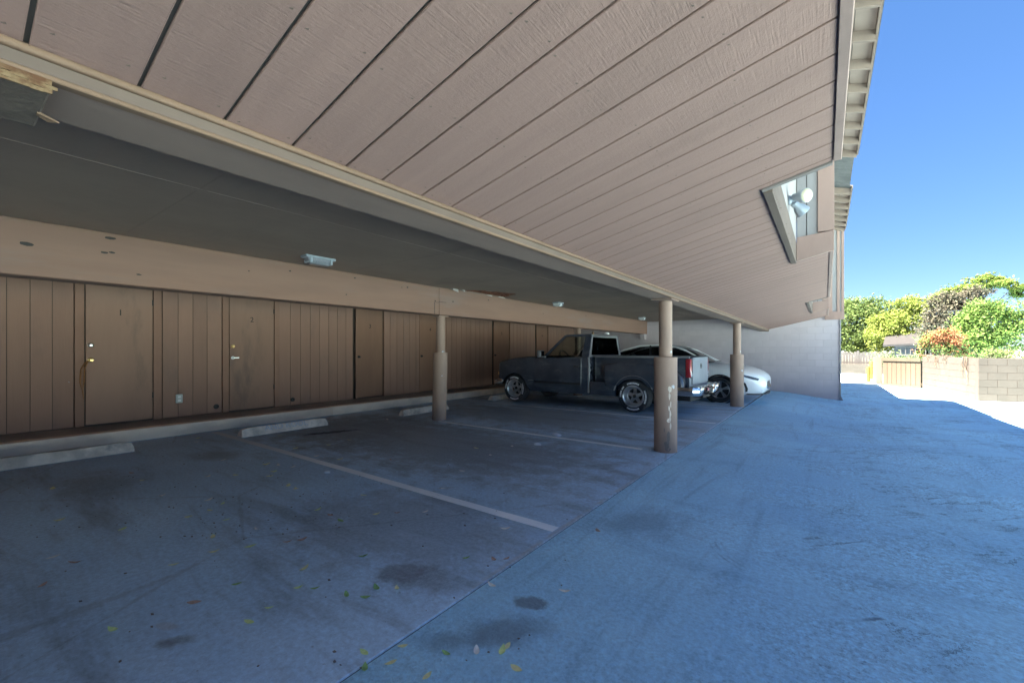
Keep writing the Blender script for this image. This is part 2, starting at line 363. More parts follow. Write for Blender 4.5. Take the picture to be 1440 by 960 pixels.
        sxx = nd(nt, 'ShaderNodeSeparateXYZ'); nt.links.new(sb.outputs[0], sxx.inputs[0])
        side = mth(nt, 'SUBTRACT', 1, ramp(nt, mth(nt, 'ADD', sxx.outputs[0], mth(nt, 'MULTIPLY', w, .2)), -.75 * r0, -.1))
        col = mixc(nt, col, (.15, .22, .29), mth(nt, 'MULTIPLY', mth(nt, 'MULTIPLY', band, mth(nt, 'MULTIPLY', rings, side)), .5))
    nt.links.new(col, p.inputs['Base Color'])
    p.inputs['Roughness'].default_value = .86
    p.inputs['Specular IOR Level'].default_value = .35
    b1 = bump(nt, noise(nt, v, 60, 5, .7), .9, .014)
    b2 = bump(nt, noise(nt, v, 9, 5, .65), .25, .02, b1)
    inv = mth(nt, 'SUBTRACT', 1, crk)
    nt.links.new(bump(nt, inv, .5, .012, b2), p.inputs['Normal'])
    return m
def line_material():
    m, nt, p, tc = newmat('worn_white_line_paint')
    v = tc.outputs['Object']
    col = mixc(nt, (0.95, 0.95, 0.95), (0.88, 0.90, 0.92), ramp(nt, noise(nt, v, 3, 5, .6), .4, .6))
    col = mixc(nt, col, (.42, .46, .50), mth(nt, 'MULTIPLY', ramp(nt, noise(nt, v, 11, 6, .75, (.35, 2, 1)), .60, .68), .8))
    sx = nd(nt, 'ShaderNodeSeparateXYZ'); nt.links.new(v, sx.inputs[0])
    far = mth(nt, 'SUBTRACT', 1, ramp(nt, sx.outputs[0], -6.9, -4.2))       # the paint turns greyer towards the kerb
    col = mixc(nt, col, (.48, .52, .57), mth(nt, 'MULTIPLY', far, .7))
    nt.links.new(col, p.inputs['Base Color']); p.inputs['Roughness'].default_value = .75
    return m
M['paint_line'] = line_material()
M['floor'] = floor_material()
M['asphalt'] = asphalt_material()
M['far_ground'] = pmat('dry_ground', (0.20, 0.19, 0.16), (0.13, 0.14, 0.09), .95, .2)
def leafmat(name, c1, c2, trans=.35):
    m, nt, p, tc = newmat(name)
    v = tc.outputs['Object']
    col = mixc(nt, c1, c2, ramp(nt, noise(nt, v, 3.5, 3, .6), .35, .65))
    nt.links.new(col, p.inputs['Base Color']); p.inputs['Roughness'].default_value = .7; p.inputs['Specular IOR Level'].default_value = .12
    tl = nd(nt, 'ShaderNodeBsdfTranslucent'); nt.links.new(col, tl.inputs[0])
    mx = nd(nt, 'ShaderNodeMixShader'); mx.inputs[0].default_value = trans
    nt.links.new(p.outputs[0], mx.inputs[1]); nt.links.new(tl.outputs[0], mx.inputs[2])
    nt.links.new(mx.outputs[0], nt.nodes['Material Output'].inputs[0])
    return m

# ------------------------------------------------------------------ object helpers
def mesh_from(bm, name, mats, smooth=None):
    bmesh.ops.recalc_face_normals(bm, faces=bm.faces[:])
    me = bpy.data.meshes.new(name)
    bm.to_mesh(me); bm.free()
    for m in (mats if isinstance(mats, (list, tuple)) else [mats]): me.materials.append(m)
    if smooth is not None:
        for p in me.polygons: p.use_smooth = True
        me.set_sharp_from_angle(angle=math.radians(smooth))
    return me
def add(name, me, parent=None, loc=None, world=False):
    """link a mesh object; with world=True the mesh is in world coordinates although it has a parent"""
    o = bpy.data.objects.new(name, me); C.objects.link(o)
    if parent is not None:
        o.parent = parent
        if world:
            inv = Matrix.Translation(-abs_loc(parent)); o.matrix_parent_inverse = inv
    if loc is not None: o.location = loc
    return o
ABS = {}
def abs_loc(o):
    return ABS.get(o.name, Vector((0, 0, 0)))
def obj(name, bm, mat, parent=None, loc=None, smooth=None, world=False):
    return add(name, mesh_from(bm, name, mat, smooth), parent, loc, world)
def thing(name, label, cat, loc=(0, 0, 0), rotz=0.0, group=None):
    o = bpy.data.objects.new(name, None); C.objects.link(o)
    o.empty_display_size = .3
    o.location = loc; o.rotation_euler = (0, 0, rotz)
    ABS[o.name] = Vector(loc)
    return tag(o, label, cat, group)
def tag(o, label, cat, group=None):
    o['label'] = label; o['category'] = cat
    if group: o['group'] = group
    return o
def struct(o):
    o['kind'] = 'structure'; return o
def BM(): return bmesh.new()
def box(bm, x0, x1, y0, y1, z0, z1, bev=0.0, seg=1, mat=0, xf=None):
    co = [(x0, y0, z0), (x1, y0, z0), (x1, y1, z0), (x0, y1, z0), (x0, y0, z1), (x1, y0, z1), (x1, y1, z1), (x0, y1, z1)]
    return hexa(bm, co, bev, seg, mat, xf)
def hexa(bm, co, bev=0.0, seg=1, mat=0, xf=None):
    vs = [bm.verts.new(xf @ Vector(c) if xf else c) for c in co]
    fs = [bm.faces.new([vs[i] for i in f]) for f in ((0, 3, 2, 1), (4, 5, 6, 7), (0, 1, 5, 4), (1, 2, 6, 5), (2, 3, 7, 6), (3, 0, 4, 7))]
    for f in fs: f.material_index = mat
    if bev:
        es = list({e for f in fs for e in f.edges})
        bmesh.ops.bevel(bm, geom=es, offset=bev, segments=seg, affect='EDGES', profile=.5)
    return vs
def prism(bm, pts, a, b, axis='y', bev=0.0, seg=2, mat=0):
    """polygon (u,v) extruded from a to b; axis y: (u,v)=(x,z); axis x: (y,z); axis z: (x,y)"""
    def P(u, v, w):
        return {'y': (u, w, v), 'x': (w, u, v), 'z': (u, v, w)}[axis]
    v0 = [bm.verts.new(P(u, v, a)) for u, v in pts]
    v1 = [bm.verts.new(P(u, v, b)) for u, v in pts]
    n = len(pts)
    f0 = bm.faces.new(v0[::-1]); f1 = bm.faces.new(v1)
    fs = [f0, f1] + [bm.faces.new([v0[i], v0[(i + 1) % n], v1[(i + 1) % n], v1[i]]) for i in range(n)]
    for f in fs: f.material_index = mat
    if bev:
        es = list({e for f in (f0, f1) for e in f.edges})
        bmesh.ops.bevel(bm, geom=es, offset=bev, segments=seg, affect='EDGES', profile=.5)
def lathe(bm, prof, center, axis='z', n=24, mat=0, closed=False, cap=True):
    cx, cy, cz = center
    rings = []
    for r, h in prof:
        ring = []
        for i in range(n):
            a = 2 * PI * i / n
            u, v = r * math.cos(a), r * math.sin(a)
            ring.append(bm.verts.new({'z': (cx + u, cy + v, cz + h), 'y': (cx + u, cy + h, cz + v), 'x': (cx + h, cy + u, cz + v)}[axis]))
        rings.append(ring)
    for a, b in zip(rings, rings[1:] + ([rings[0]] if closed else [])):
        for i in range(n):
            f = bm.faces.new([a[i], a[(i + 1) % n], b[(i + 1) % n], b[i]]); f.material_index = mat
    if not closed:
        for rg in [g_ for g_, pr in ((rings[0], prof[0]), (rings[-1], prof[-1])) if cap or pr[0] < .01]:
            f = bm.faces.new(rg); f.material_index = mat
def tube(bm, pts, r, n=8, mat=0, r1=None):
    pts = [Vector(p) for p in pts]
    rings = []
    for i, p in enumerate(pts):
        t = (pts[min(i + 1, len(pts) - 1)] - pts[max(i - 1, 0)]).normalized()
        up = Vector((0, 0, 1)) if abs(t.z) < .95 else Vector((1, 0, 0))
        a = t.cross(up).normalized(); b = t.cross(a)
        rr = r if r1 is None else r + (r1 - r) * i / max(1, len(pts) - 1)
        rings.append([bm.verts.new(p + rr * (a * math.cos(2 * PI * k / n) + b * math.sin(2 * PI * k / n))) for k in range(n)])
    for a, b in zip(rings, rings[1:]):
        for k in range(n):
            f = bm.faces.new([a[k], a[(k + 1) % n], b[(k + 1) % n], b[k]]); f.material_index = mat
    bm.faces.new(rings[0][::-1]).material_index = mat; bm.faces.new(rings[-1]).material_index = mat
def text_mesh(body, size, depth=0.0, mat=None, shear=0.0):
    cu = bpy.data.curves.new('text', 'FONT'); cu.body = body; cu.size = size; cu.extrude = depth
    cu.align_x = 'CENTER'; cu.align_y = 'CENTER'
    o = bpy.data.objects.new('text', cu); C.objects.link(o)
    bpy.context.view_layer.update()
    me = bpy.data.meshes.new_from_object(o.evaluated_get(bpy.context.evaluated_depsgraph_get()))
    bpy.data.objects.remove(o); bpy.data.curves.remove(cu)
    me.materials.clear()
    if mat: me.materials.append(mat)
    return me

# ================================================================== THE SETTING
JX = -1.49                 # joint between the garage slab and the asphalt
def sst(a, b, x):
    t = min(1, max(0, (x - a) / (b - a))); return t * t * (3 - 2 * t)
def drop(x, y):            # the driveway falls away from the building towards the far end
    return -0.003 - 0.20 * sst(JX, 0.6, x) * sst(2.0, 15.0, y) - 0.035 * sst(6, 15, y)
bm = BM()
g = 1500
bm.faces.new([bm.verts.new(p) for p in ((-g, -g, -.36), (g, -g, -.36), (g, g, -.36), (-g, g, -.36))])
struct(obj('ground', bm, M['far_ground']))
bm = BM()
xs = [JX + 0.012] + list(np.linspace(-1.2, 3, 15)) + [4, 6, 9, 14, 20, 30]
ys = list(np.linspace(-25, -1, 9)) + list(np.linspace(0, 18, 37)) + list(np.linspace(19, 36, 18))
grid = [[bm.verts.new((x, y, drop(x, y))) for x in xs] for y in ys]
for j in range(len(ys) - 1):
    for i in range(len(xs) - 1):
        bm.faces.new([grid[j][i], grid[j][i + 1], grid[j + 1][i + 1], grid[j + 1][i]])
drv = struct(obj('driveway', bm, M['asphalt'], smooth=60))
bm = BM(); box(bm, JX + .0005, JX + .0125, -8, 16.1, -.06, -.010); obj('joint_filler', bm, M['rubber'], drv)

floor_o = None
bm = BM()
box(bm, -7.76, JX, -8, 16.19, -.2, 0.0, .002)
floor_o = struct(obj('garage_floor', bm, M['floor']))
# painted bay lines (thin sheets on the slab)
def pline(x0, x1, yc, w=0.075):
    bm = BM(); n = 24
    lo = []; hi = []
    for i in range(n + 1):
        x = x0 + (x1 - x0) * i / n
        lo.append(bm.verts.new((x, yc - w / 2 + random.uniform(-.003, .003), .004)))
        hi.append(bm.verts.new((x, yc + w / 2 + random.uniform(-.003, .003), .004)))
    for i in range(n): bm.faces.new([lo[i], lo[i + 1], hi[i + 1], hi[i]])
    obj('parking_line', bm, M['paint_line'], floor_o)
pline(-7.6, -1.52, 2.585, .095); pline(-5.55, -1.88, 5.35, .09); pline(-7.4, -1.53, 8.02, .085); pline(-7.4, -1.88, 10.68, .085); pline(-7.6, -1.52, -.1)

# raised walkway along the store rooms with its kerb
bm = BM(); box(bm, -8.82, -7.93, -8, 16.19, -.1, .16, 0)
wk = struct(obj('walkway', bm, M['walk_top']))
bm = BM(); box(bm, -7.93, -7.74, -8, 4.62, -.1, .164, .018, 2); box(bm, -7.93, -7.74, 4.626, 16.19, -.1, .164, .018, 2)
obj('kerb', bm, M['kerb'], wk, smooth=40)

# ================================================================== THE BUILDING
B = thing('carport_building', 'beige two-storey building over an open carport with a sloping board soffit', 'building', (-4.5, 8, 0))
YE = 16.19
# --- garage ceiling with a torn hole beside the rear beam
bm = BM()
hx = [(-5.47, 5.75), (-5.30, 5.93), (-5.12, 6.1), (-5.15, 6.24), (-5.02, 6.36), (-4.99, 6.56), (-4.88, 6.75), (-4.98, 6.9), (-5.2, 6.97), (-5.26, 7.1), (-5.45, 7.12), (-5.475, 6.6)]
outer = [(-8.9, -8), (-1.6, -8), (-1.6, YE), (-8.9, YE)]
def loop(bm, pts, z):
    vs = [bm.verts.new((x, y, z)) for x, y in pts]
    return vs, [bm.edges.new((vs[i], vs[(i + 1) % len(vs)])) for i in range(len(vs))]
o_v, o_e = loop(bm, outer, 2.375); h_v, h_e = loop(bm, hx, 2.375)
bmesh.ops.triangle_fill(bm, edges=o_e + h_e, use_beauty=True)
top = [bm.verts.new((v.co.x + .0, v.co.y, 2.39)) for v in h_v]
for i in range(len(h_v)):
    bm.faces.new([h_v[i], h_v[(i + 1) % len(h_v)], top[(i + 1) % len(h_v)], top[i]])
ceil = obj('ceiling', bm, M['ceiling'], B, world=True)
bm = BM(); box(bm, -5.62, -4.7, 5.6, 7.3, 2.395, 2.6)
for i in range(14):
    y = 5.8 + i * .09
    box(bm, -5.46 + random.uniform(0, .05), -5.08 + random.uniform(-.08, .06), y, y + .03, 2.378 + random.uniform(0, .012), 2.393)
ABS[ceil.name] = Vector((0, 0, 0)); 
obj('ceiling_hole', bm, M['hole'], B, world=True)['label'] = 'torn hole in the grey ceiling showing reddish-brown lath'
for (x, y, w, l, a, dz) in ((-5.46, 5.55, .07, .15, .5, .05), (-5.40, 5.74, .05, .09, -.6, .035), (-5.47, 6.55, .03, .18, .3, .02), (-5.47, 6.95, .025, .22, .2, .015)):
    bm = BM(); hexa(bm, [(x, y, 2.372), (x + w, y, 2.372 - dz * a), (x + w * .8, y + l, 2.372 - dz), (x, y + l, 2.372 - dz * .6), (x, y, 2.378), (x + w, y, 2.377), (x + w * .8, y + l, 2.376), (x, y + l, 2.376)])
    obj('torn_ceiling_flap', bm, M['gypsum'], B, world=True)
bm = BM()   # taped joints of the ceiling boards, a little proud
for y in (1.1, 3.5, 7.9, 10.3, 12.7):
    box(bm, -8.5, -1.74, y, y + .05, 2.3735, 2.3752)
box(bm, -3.55, -3.5, -6, YE - .1, 2.3728, 2.3752)
obj('ceiling_joint', bm, M['ceiling'], B, world=True)
bm = BM(); box(bm, -8.6, -.33, -8, YE, 2.66, 2.75)
obj('floor_slab', bm, M['groove'], B, world=True)

# --- rear beam on its round posts (two lengths meeting over a post)
SEAM = 5.30
for (a, b) in ((-8, SEAM - .002), (SEAM + .002, YE - .002)):
    bm = BM(); box(bm, -5.75, -5.488, a, b, 1.893, 2.373, .008, 1)
    obj('rear_beam', bm, M['beam_beige'], B, world=True)
# knots, old bolt holes and a T strap where the lengths meet
for (px, py, r) in ((38, 343, .022), (155, 335, .02), (157, 355, .012), (147, 355, .014), (690, 411, 0), (573, 404, .018), (565, 404, .010), (499, 391, .014), (487, 414, .012), (350, 381, .010), (408, 381, .012), (612, 423, .016), (637, 424, .018), (687, 422, .016), (764, 441, .014), (195, 386, .010), (500, 355, .010)):
    if not r: continue
    rr = ray(px, py); t = -5.488 / rr.x; y, z = rr.y * t, CAMH + rr.z * t
    w = r * (2.2 if px < 200 else 1.0)
    bm = BM(); prism(bm, [(y + w * math.cos(a) * random.uniform(.8, 1.2), z + r * .7 * math.sin(a) * random.uniform(.8, 1.2)) for a in np.linspace(0, 2 * PI, 9)[:-1]], -5.50, -5.4865, 'x')
    obj('beam_knot', bm, M['number'], B, world=True)
bm = BM()
box(bm, -5.50, -5.485, SEAM + .0, SEAM + .17, 2.115, 2.122); box(bm, -5.50, -5.485, SEAM - .10, SEAM - .003, 2.10, 2.106)
box(bm, -5.50, -5.485, SEAM - .115, SEAM - .107, 1.895, 2.105)
obj('beam_strap', bm, M['dark_metal'], B, world=True)
bm = BM(); box(bm, -5.70, -5.53, 16.0, YE, 1.7, 1.893)
obj('beam_corbel', bm, M['block'], B, world=True)

# --- front beam
bm = BM(); box(bm, -1.738, -1.504, -8, YE - .002, 1.894, 2.372, .006)
obj('front_beam', bm, M['beam_under'], B, world=True)
bm = BM(); box(bm, -1.503, -1.488, -8, YE - .003, 1.905, 1.936)
obj('beam_face_strip', bm, M['trim_grey'], B, world=True)
bm = BM(); box(bm, -1.503, -1.474, -8, YE - .003, 1.937, 1.956, .006, 2)
obj('quarter_round', bm, M['trim_tan'], B, world=True, smooth=50)
bm = BM(); box(bm, -1.513, -1.482, -8, YE - .003, 1.8915, 1.9045, .003)
obj('edge_strip', bm, M['trim_tan'], B, world=True)

# --- sloping soffit of grooved boards
SL = 0.2404
def sz(x): return 1.953 + SL * (x + 1.5)
gro = [.103, .264, .426, .591, .754, .886, 1.058, 1.21, 1.378, 1.545, 1.697, 1.863]
gro = [k * 1.25 for k in gro]
y = gro[0]
while y > -3.2: y -= .2035; gro.insert(0, y)
while gro[-1] < YE: gro.append(gro[-1] + .2045)
A1 = (3.0, 5.70, -.26); A2 = (10.5, 13.4, -.27)
sof = thing('soffit', '', '', (0, 0, 0)); del sof['label'], sof['category']
sof.parent = B; sof.matrix_parent_inverse = Matrix.Translation(-Vector(B.location))
ABS[sof.name] = Vector((0, 0, 0))
board_cache = {}
def soffit_board(y0, y1, x1, x0=-1.497, gap=.005):
    w = y1 - y0 - 2 * gap
    key = (round(w, 3), round(x1, 3), round(x0, 3))
    if key not in board_cache:
        bm = BM()
        hexa(bm, [(x0, -w / 2, sz(x0)), (x1, -w / 2, sz(x1)), (x1, w / 2, sz(x1)), (x0, w / 2, sz(x0)),
                  (x0, -w / 2, sz(x0) + .012), (x1, -w / 2, sz(x1) + .012), (x1, w / 2, sz(x1) + .012), (x0, w / 2, sz(x0) + .012)], .0018, 1)
        board_cache[key] = mesh_from(bm, 'soffit_board', M['soffit'])
    add('soffit_board', board_cache[key], sof, (0, (y0 + y1) / 2, 0))
for y0, y1 in zip(gro, gro[1:]):
    if y0 > YE - .02: break
    y1 = min(y1, YE)
    hit = [(a, b, xin) for (a, b, xin) in (A1, A2) if y1 > a and y0 < b]
    if not hit: soffit_board(y0, y1, .033); continue
    a, b, xin = hit[0]
    soffit_board(y0, y1, xin)
    if y0 + .005 < a - .01: soffit_board(y0 + .005, a, .033, xin + .0005, 0)
    if y1 - .005 > b + .01: soffit_board(b, y1 - .005, .033, xin + .0005, 0)
def slab_sloped(bm, y0, y1, x1, up=.0135, th=.05):
    x0 = -1.497
    hexa(bm, [(x0, y0, sz(x0) + up), (x1, y0, sz(x1) + up), (x1, y1, sz(x1) + up), (x0, y1, sz(x0) + up),
              (x0, y0, sz(x0) + up + th), (x1, y0, sz(x1) + up + th), (x1, y1, sz(x1) + up + th), (x0, y1, sz(x0) + up + th)])
bm = BM(); rn = random.Random(4)
for g0, g1 in zip(gro, gro[1:]):
    if g0 < -.2 or g0 > 5: continue
    for xx in (-1.44, -1.05, -.65, -.28):
        for yy in (g0 + .03, g1 - .03):
            x_, y_ = xx + rn.uniform(-.03, .03), yy + rn.uniform(-.008, .008); z_ = sz(x_) - .0008; rr_ = .0045
            hexa(bm, [(x_ - rr_, y_ - rr_ * .6, z_), (x_, y_ - rr_, z_), (x_ + rr_, y_ + rr_ * .6, z_ + SL * rr_), (x_, y_ + rr_, z_), (x_ - rr_, y_ - rr_ * .6, z_ + .002), (x_, y_ - rr_, z_ + .002), (x_ + rr_, y_ + rr_ * .6, z_ + .004), (x_, y_ + rr_, z_ + .002)])
nl_ = obj('nail_heads', bm, M['trim_grey'], sof); nl_['kind'] = 'stuff'
bm = BM()
for (p, q, xx) in ((-8, 3.0, .033), (3.0, 5.7, -.262), (5.7, 10.5, .033), (10.5, 13.4, -.272), (13.4, YE - .01, .033)): slab_sloped(bm, p, q, xx)
obj('soffit_backing', bm, M['groove'], sof)
bm = BM(); slab_sloped(bm, -8, gro[0] - .004, .033, 0, .012)
obj('soffit_board', bm, M['soffit'], sof)

# --- fascia boards, framed notches and the wall above
FZ = 2.314
for (p, q) in ((-8, 2.998), (5.702, 10.498), (13.402, YE - .01)):
    bm = BM(); box(bm, .034, .072, p, q, FZ, 2.62, .003)
    obj('fascia_board', bm, M['upper_trim'], B, world=True)
    bm = BM(); box(bm, .02, .058, p + .01, q - .01, 2.62, 4.95)
    obj('upper_wall', bm, M['panel'], B, world=True)
for (a, b, xin) in (A1, A2):
    dz = -.012
    def sl(bm, y0, y1, x0, x1, th):
        hexa(bm, [(x0, y0, sz(x0) + dz), (x1, y0, sz(x1) + dz), (x1, y1, sz(x1) + dz), (x0, y1, sz(x0) + dz),
                  (x0, y0, sz(x0) + th), (x1, y0, sz(x1) + th), (x1, y1, sz(x1) + th), (x0, y1, sz(x0) + th)], .002)
    bm = BM(); sl(bm, a - .0, a + .04, xin - .055, .032, .22)
    obj('notch_board', bm, M['trim_dark'], B, world=True)
    bm = BM(); box(bm, xin - .052, xin, a + .042, b - .002, sz(xin) - .028, sz(xin) + .20, .003)
    obj('notch_board', bm, M['trim_grey'], B, world=True)
    bm = BM(); box(bm, xin - .045, xin - .002, a + .002, b - .002, sz(xin) + .202, 4.95)
    obj('notch_wall', bm, M['white_wall'], B, world=True)
    # the wall that closes the notch at its far end: bottom board, corner board, grooved panels
    bm = BM(); hexa(bm, [(xin + .002, b - .05, sz(xin) - .012), (.072, b - .05, sz(.072) - .012), (.072, b - .003, sz(.072) - .012), (xin + .002, b - .003, sz(xin) - .012),
                         (xin + .002, b - .05, 2.50), (.072, b - .05, 2.53), (.072, b - .003, 2.53), (xin + .002, b - .003, 2.50)], .002)
    obj('bottom_board', bm, M['upper_trim'], B, world=True)
    bm = BM(); box(bm, -.068, .074, b - .048, b - .003, 2.532, 4.95, .002)
    obj('corner_board', bm, M['upper_trim'], B, world=True)
    for (x0, x1) in ((xin + .003, -.172), (-.164, -.070)):
        bm = BM(); box(bm, x0, x1, b - .026, b - .003, 2.50, 4.95, .002)
        obj('siding_panel', bm, M['panel'], B, world=True)
    bm = BM(); box(bm, xin, .05, b - .004, b + .004, 2.45, 4.95); obj('siding_backing', bm, M['groove'], B, world=True)

# --- roof with exposed rafter tails
def roof_z(x): return 4.95 - .33 * (x - .48)
def eave(y0, y1):
    bm = BM()
    hexa(bm, [(.46, y0, 4.86), (.482, y0, 4.85), (.482, y1, 4.85), (.46, y1, 4.86), (.46, y0, 4.99), (.482, y0, 4.98), (.482, y1, 4.98), (.46, y1, 4.99)])
    obj('eave_board', bm, M['rafter'], B, world=True)
    n = int((y1 - y0) / .61)
    for k in range(n + 1):
        y = y1 - .05 - k * .61
        if y < y0 + .02: break
        bm = BM()
        z0, z1 = roof_z(-.3), roof_z(.458)
        hexa(bm, [(-.3, y, z0 - .16), (.458, y, z1 - .15), (.458, y + .04, z1 - .15), (-.3, y + .04, z0 - .16),
                  (-.3, y, z0 - .012), (.458, y, z1 - .012), (.458, y + .04, z1 - .012), (-.3, y + .04, z0 - .012)])
        obj('rafter', bm, M['rafter'], B, world=True)
        if k:
            for (xa, xb) in ((.075, .262), (.268, .455)):
                bm = BM()
                hexa(bm, [(xa, y + .045, roof_z(xa) - .03), (xb, y + .045, roof_z(xb) - .03), (xb, y + .645, roof_z(xb) - .03), (xa, y + .645, roof_z(xa) - .03),
                          (xa, y + .045, roof_z(xa) - .013), (xb, y + .045, roof_z(xb) - .013), (xb, y + .645, roof_z(xb) - .013), (xa, y + .645, roof_z(xa) - .013)])
                obj('deck_board', bm, M['deck'], B, world=True)
eave(-7.9, 10.1); eave(12.35, 16.1)
bm = BM()
def roof_sheet(y0, y1, xe):
    zr = roof_z(-4.6)
    hexa(bm, [(-4.6, y0, zr - .008), (xe, y0, roof_z(xe) - .008), (xe, y1, roof_z(xe) - .008), (-4.6, y1, zr - .008),
              (-4.6, y0, zr + .06), (xe, y0, roof_z(xe) + .06), (xe, y1, roof_z(xe) + .06), (-4.6, y1, zr + .06)])
    hexa(bm, [(-9.6, y0, roof_z(.4)), (-4.6, y0, zr - .008), (-4.6, y1, zr - .008), (-9.6, y1, roof_z(.4)),
              (-9.6, y0, roof_z(.4) + .06), (-4.6, y0, zr + .06), (-4.6, y1, zr + .06), (-9.6, y1, roof_z(.4) + .06)])
roof_sheet(-8, 10.1, .5); roof_sheet(10.102, 12.348, .44); roof_sheet(12.35, 16.12, .5)  # middle overhang lengthened over the notch to straighten the cast shadow edge
obj('roof', bm, M['shingle'], B, world=True)
bm = BM(); box(bm, -8.95, -8.83, -8, YE, -.1, 4.9); box(bm, -8.6, .02, -8.1, -8, 0, 4.9)
obj('outer_wall', bm, M['panel'], B, world=True)

# --- end wall: concrete blocks below, framed wing wall above
CW = .4064; CH = .2032
bm = BM(); box(bm, -8.6, .345, YE + .005, YE + .19, -.4, 2.36)
ew = obj('end_wall', bm, M['mortar'], B, world=True)
ABS[ew.name] = Vector((0, 0, 0))
def block_mesh(w, h, t, mat, bev=.006):
    bm = BM(); box(bm, -w / 2, w / 2, 0, t, 0, h, bev); return mesh_from(bm, 'concrete_block', mat)
full = block_mesh(CW - .004, CH - .004, .06, M['block'], .003); half = block_mesh(CW / 2 - .004, CH - .004, .06, M['block'], .003)
ewp = thing('end_wall_face', '', ''); del ewp['label'], ewp['category']
ewp.name = 'block_wall_face'; ewp.parent = B; ewp.matrix_parent_inverse = Matrix.Translation(-Vector(B.location))
ABS[ewp.name] = Vector((0, 0, 0))
for r in range(13):
    z = -.235 + r * CH
    x = .35
    if r % 2:
        add('concrete_block', half, ewp, (x - CW / 4, YE, z)); x -= CW / 2
    while x > -8.5:
        if z < 2.28 or x < -.4: 
            if not (x < -1.9 and z > 2.2): add('concrete_block', full, ewp, (x - CW / 2, YE, z))
        x -= CW
bm = BM(); box(bm, .335, .372, YE - .03, YE + .03, -.24, 2.19, .004)
obj('corner_trim', bm, M['panel'], B, world=True)
bm = BM(); hexa(bm, [(.352, YE - .034, -.245), (.374, YE - .034, -.245), (.43, YE - .02, -.245), (.352, YE + .02, -.245), (.352, YE - .034, -.1), (.374, YE - .034, -.1), (.376, YE - .02, -.1), (.352, YE + .02, -.1)])
obj('bent_flashing', bm, M['panel'], B, world=True)
bm = BM(); box(bm, .078, .44, YE - .03, YE + .19, 2.365, 4.9)
obj('wing_wall', bm, M['panel'], B, world=True)
for (x0, x1) in ((.08, .165), (.275, .345), (.385, .447)):
    bm = BM(); box(bm, x0, x1, YE - .055, YE - .031, 2.44, 4.88, .002)
    obj('wing_board', bm, M['upper_trim'], B, world=True)
bm = BM(); box(bm, -.02, .45, YE - .06, YE - .0305, 2.20, 2.438, .003)
obj('wing_bottom_board', bm, M['upper_trim'], B, world=True)

# --- store-room wall: grooved boards and doors
WX = -8.575
rw = thing('rear_wall', '', ''); del rw['label'], rw['category']
rw.parent = B; rw.matrix_parent_inverse = Matrix.Translation(-Vector(B.location)); ABS[rw.name] = Vector((0, 0, 0))
bm = BM(); box(bm, WX - .2, WX - .11, -8, YE, .1, 2.374)
obj('wall_backing', bm, M['siding_back'], rw)
sid_cache = {}
def siding_run(y0, y1, first=None, pitch=.2035, zb=.172):
    cuts = [y0]; y = first if first is not None else y0 + pitch
    while y < y1 - .03:
        if y > y0 + .02: cuts.append(y)
        y += pitch
    cuts.append(y1)
    bm = BM(); box(bm, WX - .06, WX - .0085, y0 + .004, y1 - .004, .168, 2.33); obj('wall_backing', bm, M['siding_back'], rw)
    for a, b in zip(cuts, cuts[1:]):
        w = round(b - a - .007, 3); key = (w, zb)
        if key not in sid_cache:
            bm = BM(); box(bm, -.012, 0, -w / 2, w / 2, zb, 2.30, .0015); sid_cache[key] = mesh_from(bm, 'siding_board', M['siding'])
        add('siding_board', sid_cache[key], rw, (WX, (a + b) / 2, 0))
def vboard(y0, y1, proud=.02, z0=.165, z1=2.29, mat='door_frame'):
    bm = BM(); box(bm, WX - .011, WX + proud, y0, y1, z0, z1, .003)
    obj('door_frame', bm, M[mat], rw)
k = 1.25
siding_run(-3.0, .955 * k, .95 * k - 20 * .2035 + .0)
siding_run(1.755 * k, 2.425 * k, 1.92 * k); siding_run(3.205 * k, 4.495 * k, 3.38 * k); siding_run(5.165 * k, 6.065 * k, 5.31 * k)
siding_run(6.70 * k, 8.48 * k, 6.85 * k); siding_run(9.25 * k, 10.48 * k, 9.4 * k); siding_run(11.22 * k, YE - .02, 11.38 * k)
bm = BM(); box(bm, WX - .012, WX, -8, -3.0, .17, 2.3); obj('siding_board', bm, M['siding'], rw)
kn = {}
def knob_mesh(mat, key):
    if key not in kn:
        bm = BM(); lathe(bm, [(.001, 0), (.032, 0), (.033, .006), (.014, .012), (.012, .03), (.024, .036), (.028, .05), (.02, .062), (.001, .064)], (0, 0, 0), 'x', 16)
        kn[key] = mesh_from(bm, 'knob', mat, 50)
    return kn[key]
def bolt_mesh(mat, key):
    if key not in kn:
        bm = BM(); lathe(bm, [(.001, 0), (.034, 0), (.031, .012), (.018, .02), (.016, .024), (.001, .025)], (0, 0, 0), 'x', 16)
        kn[key] = mesh_from(bm, 'deadbolt', mat, 40)
    return kn[key]
num_words = ['1', '2', '3', '4', '5', '6']
doors = [(1.04, 1.66, 0), (2.51, 3.13, 0), (4.575, 5.155, -.05), (6.075, 6.68, -.05), (8.55, 9.22, -.03), (10.56, 11.19, -.03)]
